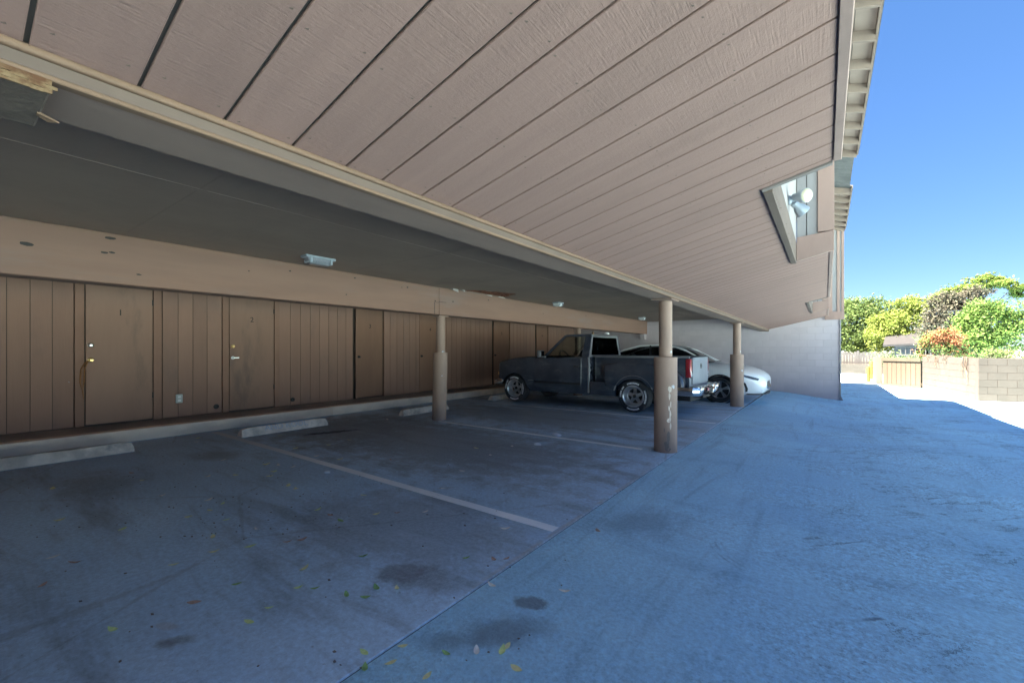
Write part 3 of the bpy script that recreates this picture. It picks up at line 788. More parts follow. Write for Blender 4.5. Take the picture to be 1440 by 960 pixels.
for i, (a, b, rec) in enumerate(doors):
    y0, y1 = a * k, b * k
    d = bpy.data.objects.new('door', None); C.objects.link(d); d.parent = rw; d.parent = B
    X = WX + .008 + rec * .6
    d.matrix_parent_inverse = Matrix.Translation(-Vector(B.location)); d.location = (X, y0, .165)
    d['label'] = ['brown door numbered 1 with silver deadbolt and brass knob', 'brown door numbered 2 with brass deadbolt', 'plain brown door set deeper, right of the long plank panel',
                  'brown door half hidden by the inner post', 'brown door ahead of the pickup truck', 'brown door behind the bonnet of the pickup truck'][i]
    bm = BM(); box(bm, -.03, 0, .012, y1 - y0 - .006, .022, 2.06, .004)
    obj('door_leaf', bm, M['door' if i < 2 else 'door_dark'], d)
    bm = BM(); box(bm, -.05, -.03, 0, y1 - y0, .0, 2.075); obj('door_gap', bm, M['siding_back'], d)
    if i < 2:
        o = add('deadbolt', bolt_mesh(M['nickel' if i == 0 else 'brass'], 'db%d' % i), d, (0, .065, 1.17))
        if i == 0: add('knob', knob_mesh(M['brass'], 'k0'), d, (0, .065, .955))
        else:
            bm = BM(); lathe(bm, [(.001, 0), (.03, 0), (.028, .006), (.012, .01), (.011, .03), (.001, .031)], (0, 0, 0), 'x', 14); box(bm, .022, .036, -.01, .09, -.009, .009, .004)
            obj('lever_handle', bm, M['nickel'], d, (0, .065, .965), 40)
        bm = BM()
        for z in (.35, 1.80): box(bm, -.005, .012, y1 - y0 - .012, y1 - y0 + .004, z, z + .09)
        obj('hinge', bm, M['dark_metal'], d)
    else:
        bm = BM(); lathe(bm, [(.001, 0), (.03, 0), (.028, .006), (.012, .012), (.024, .04), (.001, .06)], (0, 0, 0), 'x', 12)
        obj('knob', bm, M['dark_metal'], d, (0, .065, .955), 40)
    me = text_mesh(num_words[i], .13, .001, M['number'])
    o = add('number', me, d, (.0025, (y1 - y0) * (.5 if i != 1 else .49), 1.66))
    o.rotation_euler = (PI / 2, 0, PI / 2)
    fl, frr = (y0 - .100, y0 - .004), (y1 + .004, y1 + (.108 if i == 0 else .088))
    if i >= 2: fl, frr = (y0 - .03, y0 - .004), (y1 + .003, y1 + .02)
    vboard(*fl, proud=.02); vboard(*frr, proud=.02)
    bm = BM(); box(bm, WX - .011, WX + .018, y0 - .003, y1 + .003, 2.235, 2.30); obj('door_header', bm, M['door_frame'], rw)
vboard(.965 * k, .975 * k, .008)
# dark soot patch where exhausts blow on the boards: real stain in its own thin coat is left to the board material

# --- columns
def column(x, y, label, rs, ru, zs, lean=0.0):
    c = bpy.data.objects.new('column', None); C.objects.link(c); c.parent = B
    c.matrix_parent_inverse = Matrix.Translation(-Vector(B.location)); c.location = (x, y, 0)
    c['label'] = label
    bm = BM(); lathe(bm, [(rs, 0), (rs, zs - .004), (rs - .004, zs)], (0, 0, 0), 'z', 40)
    for v in bm.verts: v.co.x += -lean * (zs - v.co.z) if lean else 0
    obj('sleeve', bm, M['column'], c, smooth=40)
    bm = BM(); lathe(bm, [(ru, zs - .01), (ru, 1.87)], (0, 0, 0), 'z', 32)
    obj('post', bm, M['column'], c, smooth=40)
    return c
fc = [column(-1.62, 5.46, 'front round post nearest the pickup tailgate', .139, .0795, 1.175), column(-1.62, 10.82, 'front round post beside the white car', .139, .0795, 1.175),
      column(-1.62, -.13, 'front round post beside the camera', .139, .0795, 1.175), column(-5.66, 5.50, 'inner round post under the rear beam', .128, .081, 1.225, .03),
      column(-5.66, .12, 'inner round post', .128, .081, 1.225), column(-5.66, 10.86, 'inner round post behind the pickup', .128, .081, 1.225)]
for i, c in enumerate(fc):
    bm = BM()
    if i < 3:
        box(bm, -.128, .135 if i == 2 else .122, -.17, .2975 if i == 2 else .1675, 1.862 if i == 2 else 1.876, 1.8905, .004)
        pl = obj('cap_plate', bm, M['plate'] if i == 2 else M['column'], c)
        if i == 2:
            pl['label'] = 'rusty steel bearing plate under the front beam'
            bm = BM(); box(bm, .136, .141, -.17, .30, 1.859, 1.874); box(bm, .136, .1385, -.17, .299, 1.876, 1.8925)
            for q in range(16):
                yy = random.uniform(-.0, .298); zz = random.uniform(1.857, 1.885)
                box(bm, .138, .1415 + q * .0002, yy - random.uniform(.004, .02), yy + random.uniform(.004, .02), zz - .004, zz + random.uniform(.002, .008))
            obj('rust_flake', bm, M['rust'], c)
            bm = BM(); hexa(bm, [(-.02, .290, 1.858), (-.005, .290, 1.858), (-.015, .33, 1.852), (-.03, .31, 1.852), (-.02, .290, 1.864), (-.005, .290, 1.864), (-.015, .33, 1.856), (-.03, .31, 1.856)])
            obj('paint_flake', bm, M['trim_tan'], c)
    else:
        box(bm, -.09, .09, -.12, .12, 1.872, 1.891, .003); obj('cap_plate', bm, M['column'], c)
# peeled spots and the dark scuff on the post nearest the tailgate
bm = BM()
def patch(bm, ang, z, w, h, r):
    n = 10; vs = []
    pts = [(w * math.cos(t) * random.uniform(.6, 1.1), h * math.sin(t) * random.uniform(.6, 1.1)) for t in np.linspace(0, 2 * PI, n + 1)[:-1]]
    vs = [bm.verts.new(((r) * math.cos(ang + p / r), r * math.sin(ang + p / r), z + q)) for p, q in pts]
    bm.faces.new(vs)
FA = math.atan2(-5.46, 1.62)
for (da, z, w, h) in ((.38, .78, .024, .05), (.34, .70, .012, .05), (.45, .60, .008, .05), (.30, .55, .010, .04), (.40, .47, .012, .06), (.30, .40, .03, .035), (.42, .33, .012, .05)): patch(bm, FA + da, z, w, h, .1400)
obj('peeled_paint', bm, M['stop'], fc[0])
bm = BM()
for (da, z, w, h) in ((.10, .10, .035, .06), (.25, .20, .02, .09), (-.1, .28, .008, .03), (.18, .05, .045, .03)): patch(bm, FA + da, z, w, h, .1402)
obj('dark_scuff', bm, M['trim_dark'], fc[0])

# unseen low block behind the end wall, shaped to cast the lower shadow step
RB = thing('unseen_rear_building', 'unseen low building behind the end wall of the carport', 'building', (-3.5, 20.4, 0))
bm = BM(); box(bm, -7, -.1, YE + .25, 24.3, -.4, 2.95); obj('wall', bm, M['panel'], RB, world=True)
bm = BM(); hexa(bm, [(-7.3, YE + .22, 2.96), (.25, YE + .22, 2.96), (.25, 24.4, 2.96), (-7.3, 24.4, 2.96), (-7.3, YE + .22, 3.2), (.25, YE + .22, 3.08), (.25, 24.4, 3.08), (-7.3, 24.4, 3.2)]); obj('roof', bm, M['shingle'], RB, world=True)

# ================================================================== PICKUP TRUCK
TR = thing('pickup_truck', 'worn black single-cab pickup with stepped rear fenders and white-lettered tyres', 'pickup truck', (-3.155 + .0262 * .875, 8.441 + .875, 0), math.radians(178.5))
HW = .875                                   # half width; local x forward from the rear axle, y to the driver's side
WR = .335
def arc(cx, cz, r, a0, a1, n=10):
    return [(cx + r * math.cos(a), cz + r * math.sin(a)) for a in np.linspace(math.radians(a0), math.radians(a1), n)]
FAX = 3.04
# front clip: fenders with the arch cut out, hood and grille panel
front_pts = [(2.45, .30), (2.45, 1.09), (2.36, 1.125), (3.0, 1.075), (3.42, 1.01), (3.52, .975), (3.545, .90), (3.55, .60), (3.50, .50), (3.445, .44)] + arc(FAX, .345, .405, 14, 172, 14) + [(2.60, .31)]
for sy in (1, -1):
    bm = BM(); prism(bm, front_pts, *sorted((sy * (HW - .30), sy * HW)), 'y', .035, 3)
    obj('fender', bm, M['truck_paint'], TR, smooth=35)
bm = BM()
hood = [(2.30, 1.06), (2.30, 1.135), (2.7, 1.118), (3.1, 1.078), (3.44, 1.02), (3.53, .985), (3.545, .94), (3.4, .93)]
prism(bm, hood, -HW + .11, HW - .11, 'y', .03, 3)
obj('hood', bm, M['truck_paint'], TR, smooth=35)
bm = BM(); box(bm, 2.42, 3.50, -.56, .56, .32, .98); box(bm, -1.0, 2.5, -.45, .45, .26, .40); box(bm, 2.2, 2.5, -.8, .8, .35, 1.0)
obj('chassis', bm, M['black_trim'], TR)
bm = BM(); box(bm, 3.535, 3.562, -.48, .48, .63, .93, .01)
for z in (.68, .73, .78, .83, .88): box(bm, 3.56, 3.572, -.47, .47, z - .008, z + .008)
obj('grille', bm, M['chrome'], TR)
for sy in (1, -1):
    bm = BM(); box(bm, 3.50, 3.568, *sorted((sy * .50, sy * .80)), .74, .92, .012, 2); obj('headlight', bm, M['clear_lens'], TR, smooth=40)
    bm = BM(); box(bm, 3.49, 3.566, *sorted((sy * .50, sy * .86)), .645, .73, .012, 2); obj('turn_signal', bm, M['amber'], TR, smooth=40)
bm = BM()
for z in (.435, .50):
    box(bm, 3.53, 3.66, -.88, .88, z, z + .05, .014, 2)
for sy in (1, -1): box(bm, 3.40, 3.60, *sorted((sy * .845, sy * .895)), .425, .56, .02, 2)
box(bm, 3.5, 3.62, -.8, .8, .44, .545)
obj('front_bumper', bm, M['chrome'], TR, smooth=40)
# cab: lower body, doors, glass, roof
cab = [(1.0, .31), (1.0, 1.125), (2.46, 1.09), (2.50, .31)]
bm = BM()
prism(bm, cab, HW - .05, HW, 'y', .02, 2); prism(bm, cab, -HW, -HW + .05, 'y', .02, 2)
box(bm, 1.0, 1.05, -HW + .03, HW - .03, .31, 1.13, .01); box(bm, 1.0, 2.5, -HW + .03, HW - .03, .30, .36)
obj('cab_body', bm, M['truck_paint'], TR, smooth=35)
TW = .70                                    # half width of the roof
def P3(s, z, inset=0.0, sy=1):
    f = max(0, min(1, (z - 1.08) / .52))
    return (s, sy * (HW - .012 - inset - f * (HW - TW - .02)), z)
def bar(bm, a, b, wa, wb, sy, th=.035):
    """window pillar between two side points; wa/wb = widths along x"""
    co = []
    for (s, z), w in ((a, wa), (b, wb)):
        for ds, ins in ((-w / 2, 0), (w / 2, 0), (w / 2, th), (-w / 2, th)):
            co.append(P3(s + ds, z, ins, sy))
    hexa(bm, co, .006)
for sy in (1, -1):
    bm = BM()
    bar(bm, (2.20, 1.08), (1.66, 1.615), .10, .085, sy); bar(bm, (1.10, 1.08), (1.09, 1.60), .19, .15, sy)
    hexa(bm, [P3(1.02, 1.575, 0, sy), P3(1.70, 1.575, 0, sy), P3(1.66, 1.63, 0, sy), P3(1.03, 1.635, 0, sy), P3(1.02, 1.575, .05, sy), P3(1.70, 1.575, .05, sy), P3(1.66, 1.63, .05, sy), P3(1.03, 1.635, .05, sy)], .006)
    hexa(bm, [P3(1.05, 1.06, 0, sy), P3(2.25, 1.05, 0, sy), P3(2.2, 1.10, 0, sy), P3(1.05, 1.105, 0, sy), P3(1.05, 1.06, .05, sy), P3(2.25, 1.05, .05, sy), P3(2.2, 1.10, .05, sy), P3(1.05, 1.105, .05, sy)], .006)
    obj('cab_pillar', bm, M['truck_paint'], TR, smooth=35)
    bm = BM(); hexa(bm, [P3(1.18, 1.09, .018, sy), P3(2.17, 1.09, .018, sy), P3(1.70, 1.58, .018, sy), P3(1.15, 1.585, .018, sy), P3(1.18, 1.09, .022, sy), P3(2.17, 1.09, .022, sy), P3(1.70, 1.58, .022, sy), P3(1.15, 1.585, .022, sy)])
    obj('side_window', bm, M['glass'], TR)
    dpts = [(1.185, .40), (1.18, 1.055), (2.20, 1.045), (2.44, 1.02), (2.45, .40)]
    bm = BM(); prism(bm, dpts, *sorted((sy * (HW - .004), sy * (HW + .004))), 'y', .003, 1)
    d = obj('door', bm, M['truck_paint'], TR, smooth=30)
    bm = BM(); box(bm, 1.24, 1.37, *sorted((sy * (HW + .006), sy * (HW + .022))), .885, .925, .006); obj('handle', bm, M['black_trim'], d)
    bm = BM(); box(bm, 1.19, 2.44, *sorted((sy * (HW + .008), sy * (HW + .019))), .50, .545, .005); obj('side_moulding', bm, M['black_trim'], d)
    # mirror
    bm = BM(); box(bm, 2.10, 2.21, *sorted((sy * (HW + .06), sy * (HW + .24))), 1.11, 1.27, .025, 2); box(bm, 2.12, 2.18, *sorted((sy * (HW - .04), sy * (HW + .10))), 1.10, 1.14, .008)
    mr = obj('mirror', bm, M['truck_grey'], TR, smooth=40)
    bm = BM(); box(bm, 2.096, 2.1005, *sorted((sy * (HW + .085), sy * (HW + .215))), 1.135, 1.25); obj('mirror_glass', bm, M['chrome'], mr)
# roof panel (crowned)
bm = BM()
xs_ = [1.0, 1.05, 1.2, 1.4, 1.58, 1.67]; zs_ = [1.60, 1.635, 1.65, 1.652, 1.642, 1.625]
rows = []
for x_, z_ in zip(xs_, zs_):
    rows.append([bm.verts.new((x_, TW * q, z_ - .028 * q * q - (.02 if abs(q) > .95 else 0))) for q in np.linspace(-1, 1, 11)])
for a_, b_ in zip(rows, rows[1:]):
    for q in range(10): bm.faces.new([a_[q], a_[q + 1], b_[q + 1], b_[q]])
bmesh.ops.solidify(bm, geom=bm.faces[:], thickness=.03)
obj('cab_roof', bm, M['truck_grey'], TR, smooth=50)
# rear cab wall with window
bm = BM()
def q4(bm, pts, th=.03):
    hexa(bm, [(x, y, z) for x, y, z in pts] + [(x + th, y, z) for x, y, z in pts], .008)
for sy in (1, -1):
    q4(bm, [(1.0, sy * (HW - .02), 1.10), (1.0, sy * (HW - .125), 1.10), (1.025, sy * (TW - .09), 1.58), (1.025, sy * (TW + .005), 1.61)])
q4(bm, [(1.0, -HW + .03, 1.10), (1.0, HW - .03, 1.10), (1.003, HW - .05, 1.165), (1.003, -HW + .05, 1.165)])
q4(bm, [(1.02, -TW + .0, 1.56), (1.02, TW - .0, 1.56), (1.025, TW - .01, 1.625), (1.025, -TW + .01, 1.625)])
obj('rear_cab_frame', bm, M['truck_grey'], TR, smooth=35)
bm = BM(); q4(bm, [(1.012, -.745, 1.16), (1.012, .745, 1.16), (1.032, .615, 1.565), (1.032, -.615, 1.565)], .004)
obj('rear_window', bm, M['dark_glass'], TR)
bm = BM(); hexa(bm, [(2.27, -.78, 1.10), (2.27, .78, 1.10), (1.70, .63, 1.60), (1.70, -.63, 1.60), (2.275, -.78, 1.10), (2.275, .78, 1.10), (1.705, .63, 1.605), (1.705, -.63, 1.605)])
obj('windshield', bm, M['glass'], TR)
bm = BM(); lathe(bm, [(.001, -.022), (.055, -.02), (.055, .012), (.02, .028), (.001, .03)], (1.04, -.12, 1.665), 'z', 14)
obj('cargo_lamp', bm, M['white_plastic'], TR, smooth=40)
bm = BM(); tube(bm, [(1.03, .72, 1.10), (1.03, .60, 1.66), (1.03, .60, 1.74)], .006, 6); box(bm, 1.015, 1.05, .585, .625, 1.62, 1.68, .006)
obj('roof_marker', bm, M['rust'], TR)
for sy in (1, -1):
    bm = BM(); tube(bm, [(2.46, sy * (HW + .002), .56), (2.62, sy * (HW + .002), .555)], .006, 6); obj('side_moulding', bm, M['truck_grey'], TR, smooth=50)  # grey strip stands in for the highlight along the body crease
    bm = BM(); box(bm, .995, 1.03, *sorted((sy * (HW - .03), sy * (HW + .004))), .34, 1.12, .008); obj('cab_corner', bm, M['truck_grey'], TR, smooth=40)
bm = BM(); box(bm, 1.12, 1.62, -.72, .72, .62, .80, .05, 2); hexa(bm, [(1.08, -.72, .78), (1.30, -.72, .78), (1.30, .72, .78), (1.08, .72, .78), (1.06, -.72, 1.22), (1.18, -.72, 1.22), (1.18, .72, 1.22), (1.06, .72, 1.22)], .04, 2)
for yy in (-.4, .4): box(bm, 1.075, 1.16, yy - .13, yy + .13, 1.22, 1.40, .03, 2)
obj('bench_seat', bm, M['interior'], TR, smooth=40)
bm = BM(); hexa(bm, [(2.0, -.8, .8), (2.4, -.8, .8), (2.4, .8, .8), (2.0, .8, .8), (2.05, -.8, 1.10), (2.38, -.8, 1.12), (2.38, .8, 1.12), (2.05, .8, 1.10)], .03, 2)
obj('dashboard', bm, M['interior'], TR, smooth=40)
bm = BM()
ctr = Vector((1.88, .38, 1.10)); ax = Vector((-.85, 0, .5)).normalized(); e1 = Vector((0, 1, 0)); e2 = ax.cross(e1)
ringp = [ctr + .19 * (e1 * math.cos(t) + e2 * math.sin(t)) for t in np.linspace(0, 2 * PI, 25)]
tube(bm, ringp, .014, 6); tube(bm, [ringp[2], ctr, ringp[10]], .012, 6); tube(bm, [ctr, ctr + Vector((.25, 0, -.15))], .022, 8)
obj('steering_wheel', bm, M['black_trim'], TR, smooth=50)
# bed: narrow box between stepped fenders
BW = HW - .20
bm = BM()
box(bm, -1.05, .95, -BW, BW, .45, .50)
for sy in (1, -1):
    box(bm, -1.045, .955, *sorted((sy * BW, sy * (BW - .045))), .46, 1.125, .012, 2)
box(bm, .91, .955, -BW, BW, .46, 1.15, .01)
obj('bed', bm, M['truck_paint'], TR, smooth=35)
for sy in (1, -1):
    bm = BM(); box(bm, -1.05, .96, *sorted((sy * (BW + .015), sy * (BW - .06))), 1.112, 1.15, .014, 2); obj('bed_rail', bm, M['truck_grey'], TR, smooth=40)
for sy in (1, -1):
    fp = [(.66, .50), (.655, .93), (.62, .975), (.3, 1.0), (-.3, .995), (-.62, .965), (-.84, .88), (-.95, .76), (-.985, .62), (-.99, .50), (-.47, .50)] + arc(0, .325, .425, 22, 158, 14)[::-1] + [(.42, .50)]
    bm = BM(); prism(bm, fp, *sorted((sy * (BW - .01), sy * HW)), 'y', .05, 4)
    obj('rear_fender', bm, M['truck_paint'], TR, smooth=40)
    lip = arc(0, .325, .428, 14, 166, 20)
    bm = BM(); tube(bm, [(a_, sy * (HW - .012), b_) for a_, b_ in lip], .014, 6); obj('fender_lip', bm, M['truck_grey'], TR, smooth=50)
    lip = arc(FAX, .345, .408, 14, 172, 20)
    bm = BM(); tube(bm, [(a_, sy * (HW - .012), b_) for a_, b_ in lip], .011, 6); obj('fender_lip', bm, M['truck_grey'], TR, smooth=50)
    bm = BM(); prism(bm, [(.40, .31), (.40, .595), (.97, .60), (.97, .31)], *sorted((sy * (BW - .02), sy * (HW - .005))), 'y', .02, 2)
    box(bm, .41, .96, *sorted((sy * (HW - .01), sy * (HW + .008))), .50, .535, .004)
    obj('side_step', bm, M['truck_paint'], TR, smooth=35)
    # tall tail lamp at the bed corner
    bm = BM(); box(bm, -1.075, -.975, *sorted((sy * (BW - .10), sy * (BW + .025))), .735, 1.10, .022, 3)
    obj('tail_lamp', bm, M['red_lens'], TR, smooth=40)
    bm = BM(); box(bm, -1.081, -1.074, *sorted((sy * (BW - .09), sy * (BW - .02))), .755, .83, .003); obj('reverse_lamp', bm, M['clear_lens'], TR)
bm = BM(); box(bm, -1.085, -1.045, -BW + .105, BW - .105, .60, 1.13, .014, 2); box(bm, -1.092, -1.08, -BW + .14, BW - .14, 1.07, 1.12, .006)
box(bm, -1.05, -1.0, -BW, BW, .50, .72)
tg = obj('tailgate', bm, M['truck_tailgate'], TR, smooth=35)
bm = BM(); box(bm, -1.094, -1.084, -.05, .05, .93, .985, .004); box(bm, -1.093, -1.084, -.032, .032, .90, .935, .003)
obj('latch', bm, M['black_trim'], tg)
bm = BM(); box(bm, -1.0935, -1.084, -.045, .045, .985, 1.005, .003); obj('latch_bezel', bm, M['truck_grey'], tg)
bm = BM()   # chrome step bumper
prism(bm, [(-.84, HW + .01), (-1.16, HW + .01), (-1.26, HW - .09), (-1.27, .30), (-1.25, .22), (-1.25, -.22), (-1.27, -.30), (-1.26, -HW + .09), (-1.16, -HW - .01), (-.84, -HW - .01), (-.84, -HW + .05), (-1.1, -HW + .08), (-1.1, HW - .08), (-.84, HW - .05)], .40, .565, 'z', .015, 2)
for yy in (-.62, .62): box(bm, -1.285, -1.2, yy - .16, yy + .16, .47, .57, .012, 2)
box(bm, -1.25, -1.05, -.80, .80, .555, .575, .004)
obj('rear_bumper', bm, M['chrome'], TR, smooth=35)
bm = BM(); box(bm, -1.282, -1.262, -.16, .16, .42, .53, .004); tube(bm, [(-1.2, 0, .40), (-1.35, 0, .39)], .025, 8); box(bm, -1.20, -.9, -.3, .3, .33, .41)
obj('hitch', bm, M['dark_metal'], TR, smooth=40)
bm = BM(); box(bm, -1.29, -1.28, -.30, -.18, .475, .535); box(bm, -1.29, -1.28, .18, .30, .475, .535); obj('bumper_reflector', bm, M['red_lens'], TR)
# wheels
def tyre_bm(R, w, rr):
    bm = BM()
    h = w / 2
    prof = [(rr, -h * .78), (rr + .012, -h * .92), (R * .86, -h), (R * .955, -h * .93), (R * .992, -h * .72), (R, -h * .35), (R, h * .35), (R * .992, h * .72), (R * .955, h * .93), (R * .86, h), (rr + .012, h * .92), (rr, h * .78), (rr, 0)]
    lathe(bm, prof, (0, 0, 0), 'y', 40, closed=True)
    return bm
def truck_wheel(x, sy, z):
    w = bpy.data.objects.new('wheel', None); C.objects.link(w); w.parent = TR
    w.location = (x, sy * (HW - .125), z)
    if sy < 0: w.rotation_euler = (0, 0, PI)
    add('tyre', TWm['tyre'], w); add('rim', TWm['rim'], w); add('raised_lettering', TWm['letters'], w); add('hub_cap', TWm['cap'], w)
TWm = {}
TWm['tyre'] = mesh_from(tyre_bm(WR, .245, .224), 'tyre', M['rubber'], 35)
bm = BM()
lathe(bm, [(.222, .112), (.226, .121), (.216, .124), (.206, .116), (.196, .095), (.176, .035), (.168, .012), (.150, .006)], (0, 0, 0), 'y', 48, cap=False)
TWm['rim'] = mesh_from(bm, 'rim', M['bright_rim'], 40)
bm = BM()
lathe(bm, [(.001, -.03), (.152, -.03), (.152, -.02), (.001, -.02)], (0, 0, 0), 'y', 30, mat=1)
for i in range(5):
    a = 2 * PI * i / 5 + .3; e = Vector((-math.sin(a), 0, math.cos(a))); u_ = Vector((math.cos(a), 0, math.sin(a)))
    pts_ = [u_ * .05 - e * .036, u_ * .158 - e * .030, u_ * .158 + e * .030, u_ * .05 + e * .036]
    hexa(bm, [p_ + Vector((0, -.012, 0)) for p_ in pts_] + [pts_[0] + Vector((0, .03, 0)), pts_[1] + Vector((0, .010, 0)), pts_[2] + Vector((0, .010, 0)), pts_[3] + Vector((0, .03, 0))], .005)
lathe(bm, [(.001, -.01), (.075, -.01), (.07, .03), (.042, .036), (.001, .036)], (0, 0, 0), 'y', 24)
for i in range(5):
    a = 2 * PI * i / 5 + .93
    lathe(bm, [(.001, .02), (.010, .02), (.010, .044), (.001, .046)], (.055 * math.cos(a), 0, .055 * math.sin(a)), 'y', 6)
lathe(bm, [(.001, .03), (.034, .03), (.032, .066), (.02, .074), (.001, .074)], (0, 0, 0), 'y', 16, mat=1)
TWm['cap'] = mesh_from(bm, 'hub_cap', [M['rim'], M['black_trim']], 30)
bm = BM()
for (a0, a1) in ((62, 118), (152, 208), (242, 298), (-6, 22), (28, 40)):
    t = a0
    while t < a1:
        st = random.uniform(5, 8)
        q0, q1 = math.radians(t), math.radians(t + st - 1.2)
        ri, ro = .252, .284
        yy = .1245
        co = [(ri * math.cos(q0), yy - .004, ri * math.sin(q0)), (ro * math.cos(q0), yy - .004, ro * math.sin(q0)), (ro * math.cos(q1), yy - .004, ro * math.sin(q1)), (ri * math.cos(q1), yy - .004, ri * math.sin(q1))]
        hexa(bm, co + [(x, yy, z) for x, _, z in co]); t += st
TWm['letters'] = mesh_from(bm, 'raised_lettering', M['raised_white'])
for x, z in ((0, WR - .004), (FAX, WR + .004)):
    for sy in (1, -1): truck_wheel(x, sy, z)

# ================================================================== WHITE SEDAN
SD = thing('sedan', 'white sedan parked nose-out behind the pickup with dark five-spoke wheels', 'car', (-2.07, 12.24, 0), math.radians(-.5))
st = [  # x, half width, underside, shoulder z, top z, top half width
    (-3.66, .62, .42, .80, .93, .50), (-3.60, .76, .34, .86, 1.00, .58), (-3.40, .84, .26, .90, 1.03, .62), (-3.0, .88, .22, .92, 1.04, .66), (-2.71, .895, .21, .925, 1.04, .68), (-2.2, .90, .20, .92, 1.02, .72),
    (-1.4, .90, .20, .90, 1.0, .74), (-.7, .90, .20, .885, .985, .74), (-.25, .895, .20, .865, .965, .72), (0, .89, .20, .845, .945, .70), (.3, .875, .20, .81, .905, .66), (.55, .84, .20, .765, .85, .60), (.72, .78, .21, .715, .79, .54), (.83, .70, .23, .665, .735, .48), (.90, .60, .27, .62, .685, .40), (.935, .48, .33, .57, .63, .30)]
bm = BM(); rings = []
for (x, w, zb, zs, zt, wt) in st:
    half = [(0, zb), (w * .82, zb), (w * .955, zb + .06), (w * .985, zb + (zs - zb) * .35), (w, zb + (zs - zb) * .62), (w * .985, zs - .05), (w * .95, zs), (wt, zt - .025), (wt * .55, zt), (0, zt + .008)]
    ring = [bm.verts.new((x, -a, b)) for a, b in half] + [bm.verts.new((x, a, b)) for a, b in half[-2:0:-1]]
    rings.append(ring)
n = len(rings[0])
for a, b in zip(rings, rings[1:]):
    for i in range(n): bm.faces.new([a[i], a[(i + 1) % n], b[(i + 1) % n], b[i]])
bm.faces.new(rings[0]); bm.faces.new(rings[-1])
bmesh.ops.recalc_face_normals(bm, faces=bm.faces[:])
bmesh.ops.subdivide_edges(bm, edges=bm.edges[:], cuts=2, use_grid_fill=True, smooth=.35)
body = obj('body', bm, M['white_paint'], SD, smooth=38)
cutters = []
for wx in (0, -2.71):
    for sy in (1, -1):
        bm = BM(); lathe(bm, [(.001, -.2), (.368, -.2), (.368, .2), (.001, .2)], (wx, sy * .80, .318), 'y', 40)
        cu = obj('cutter', bm, M['black_trim'], SD); cutters.append(cu)
        md = body.modifiers.new('arch', 'BOOLEAN'); md.operation = 'DIFFERENCE'; md.object = cu; md.solver = 'EXACT'
bpy.context.view_layer.update()
dg = bpy.context.evaluated_depsgraph_get()
nm_ = bpy.data.meshes.new_from_object(body.evaluated_get(dg))
body.modifiers.clear(); body.data = nm_; nm_.name = 'body'
for cu in cutters: bpy.data.objects.remove(cu)
while len(nm_.materials) > 1: nm_.materials.pop()
for p_ in nm_.polygons: p_.material_index = 0; p_.use_smooth = True
nm_.set_sharp_from_angle(angle=math.radians(38))
from mathutils.bvhtree import BVHTree
BV = BVHTree.FromPolygons([v.co.copy() for v in nm_.vertices], [list(p_.vertices) for p_ in nm_.polygons])
def sside(x, z, out=0.0):
    """distance of the real body skin from the centre plane at x, z"""
    h = BV.ray_cast(Vector((x, -3, z)), Vector((0, 1, 0)))
    if h[0] is None: h = BV.ray_cast(Vector((x - .04, -3, z)), Vector((0, 1, 0)))
    return (abs(h[0].y) if h[0] is not None else .5) + out
def decal(bm, pts, sy, out=.006, th=.012):
    """a fitted panel that follows the flank"""
    a = [bm.verts.new((x, sy * sside(x, z, out), z)) for x, z in pts]; b = [bm.verts.new((x, sy * (sside(x, z, out) - th - .03), z)) for x, z in pts]
    n = len(pts)
    bmesh.ops.triangulate(bm, faces=[bm.faces.new(a)]); bm.faces.new(b[::-1])
    for i in range(n): bm.faces.new([a[i], a[(i + 1) % n], b[(i + 1) % n], b[i]])
for sy in (-1, 1):
    for wx in (0, -2.71):
        bm = BM(); lathe(bm, [(.366, -.12), (.366, .10), (.34, .10), (.34, -.12)], (wx, sy * .79, .318), 'y', 40, closed=True); obj('wheel_arch', bm, M['black_trim'], SD, smooth=40)
    bm = BM(); decal(bm, [(.36, .715), (.50, .695), (.62, .665), (.74, .63), (.82, .60), (.80, .555), (.70, .575), (.55, .625), (.44, .67)], sy, .010); hl = obj('headlight', bm, M['clear_lens'], SD, smooth=30)
    bm = BM(); decal(bm, [(.50, .678), (.62, .648), (.74, .613), (.79, .59), (.785, .575), (.70, .598), (.60, .63), (.50, .66)], sy, .012); obj('headlight_strip', bm, M['black_trim'], hl)
    bm = BM(); decal(bm, [(.50, .52), (.555, .49), (.60, .36), (.585, .29), (.54, .28), (.545, .36)], sy, .004); obj('air_vent', bm, M['black_trim'], SD)
    bm = BM(); box(bm, -2.2, -.50, *sorted((sy * .86, sy * .905)), .16, .235, .01); obj('sill', bm, M['black_trim'], SD)
# grille and lower lip
bm = BM()
hexa(bm, [(.80, -.40, .36), (.945, -.30, .36), (.945, .30, .36), (.80, .40, .36), (.80, -.36, .60), (.93, -.24, .61), (.93, .24, .61), (.80, .36, .60)], .01)
obj('grille', bm, M['black_trim'], SD)
bm = BM(); tube(bm, [(.86, -.47, .62), (.93, -.36, .42), (.955, -.22, .35), (.955, .22, .35), (.93, .36, .42), (.86, .47, .62)], .016, 6); obj('grille_trim', bm, M['chrome'], SD, smooth=50)
bm = BM(); prism(bm, [(.60, -.80), (.80, -.68), (.93, -.45), (.96, 0), (.93, .45), (.80, .68), (.60, .80), (.5, .7), (.5, -.7)], .215, .245, 'z', .008, 1)
obj('front_lip', bm, M['black_trim'], SD)
bm = BM()
for sy in (-1, 1): box(bm, .80, .90, *sorted((sy * .42, sy * .56)), .27, .30, .006)
obj('lip_accent', bm, M['chrome'], SD)
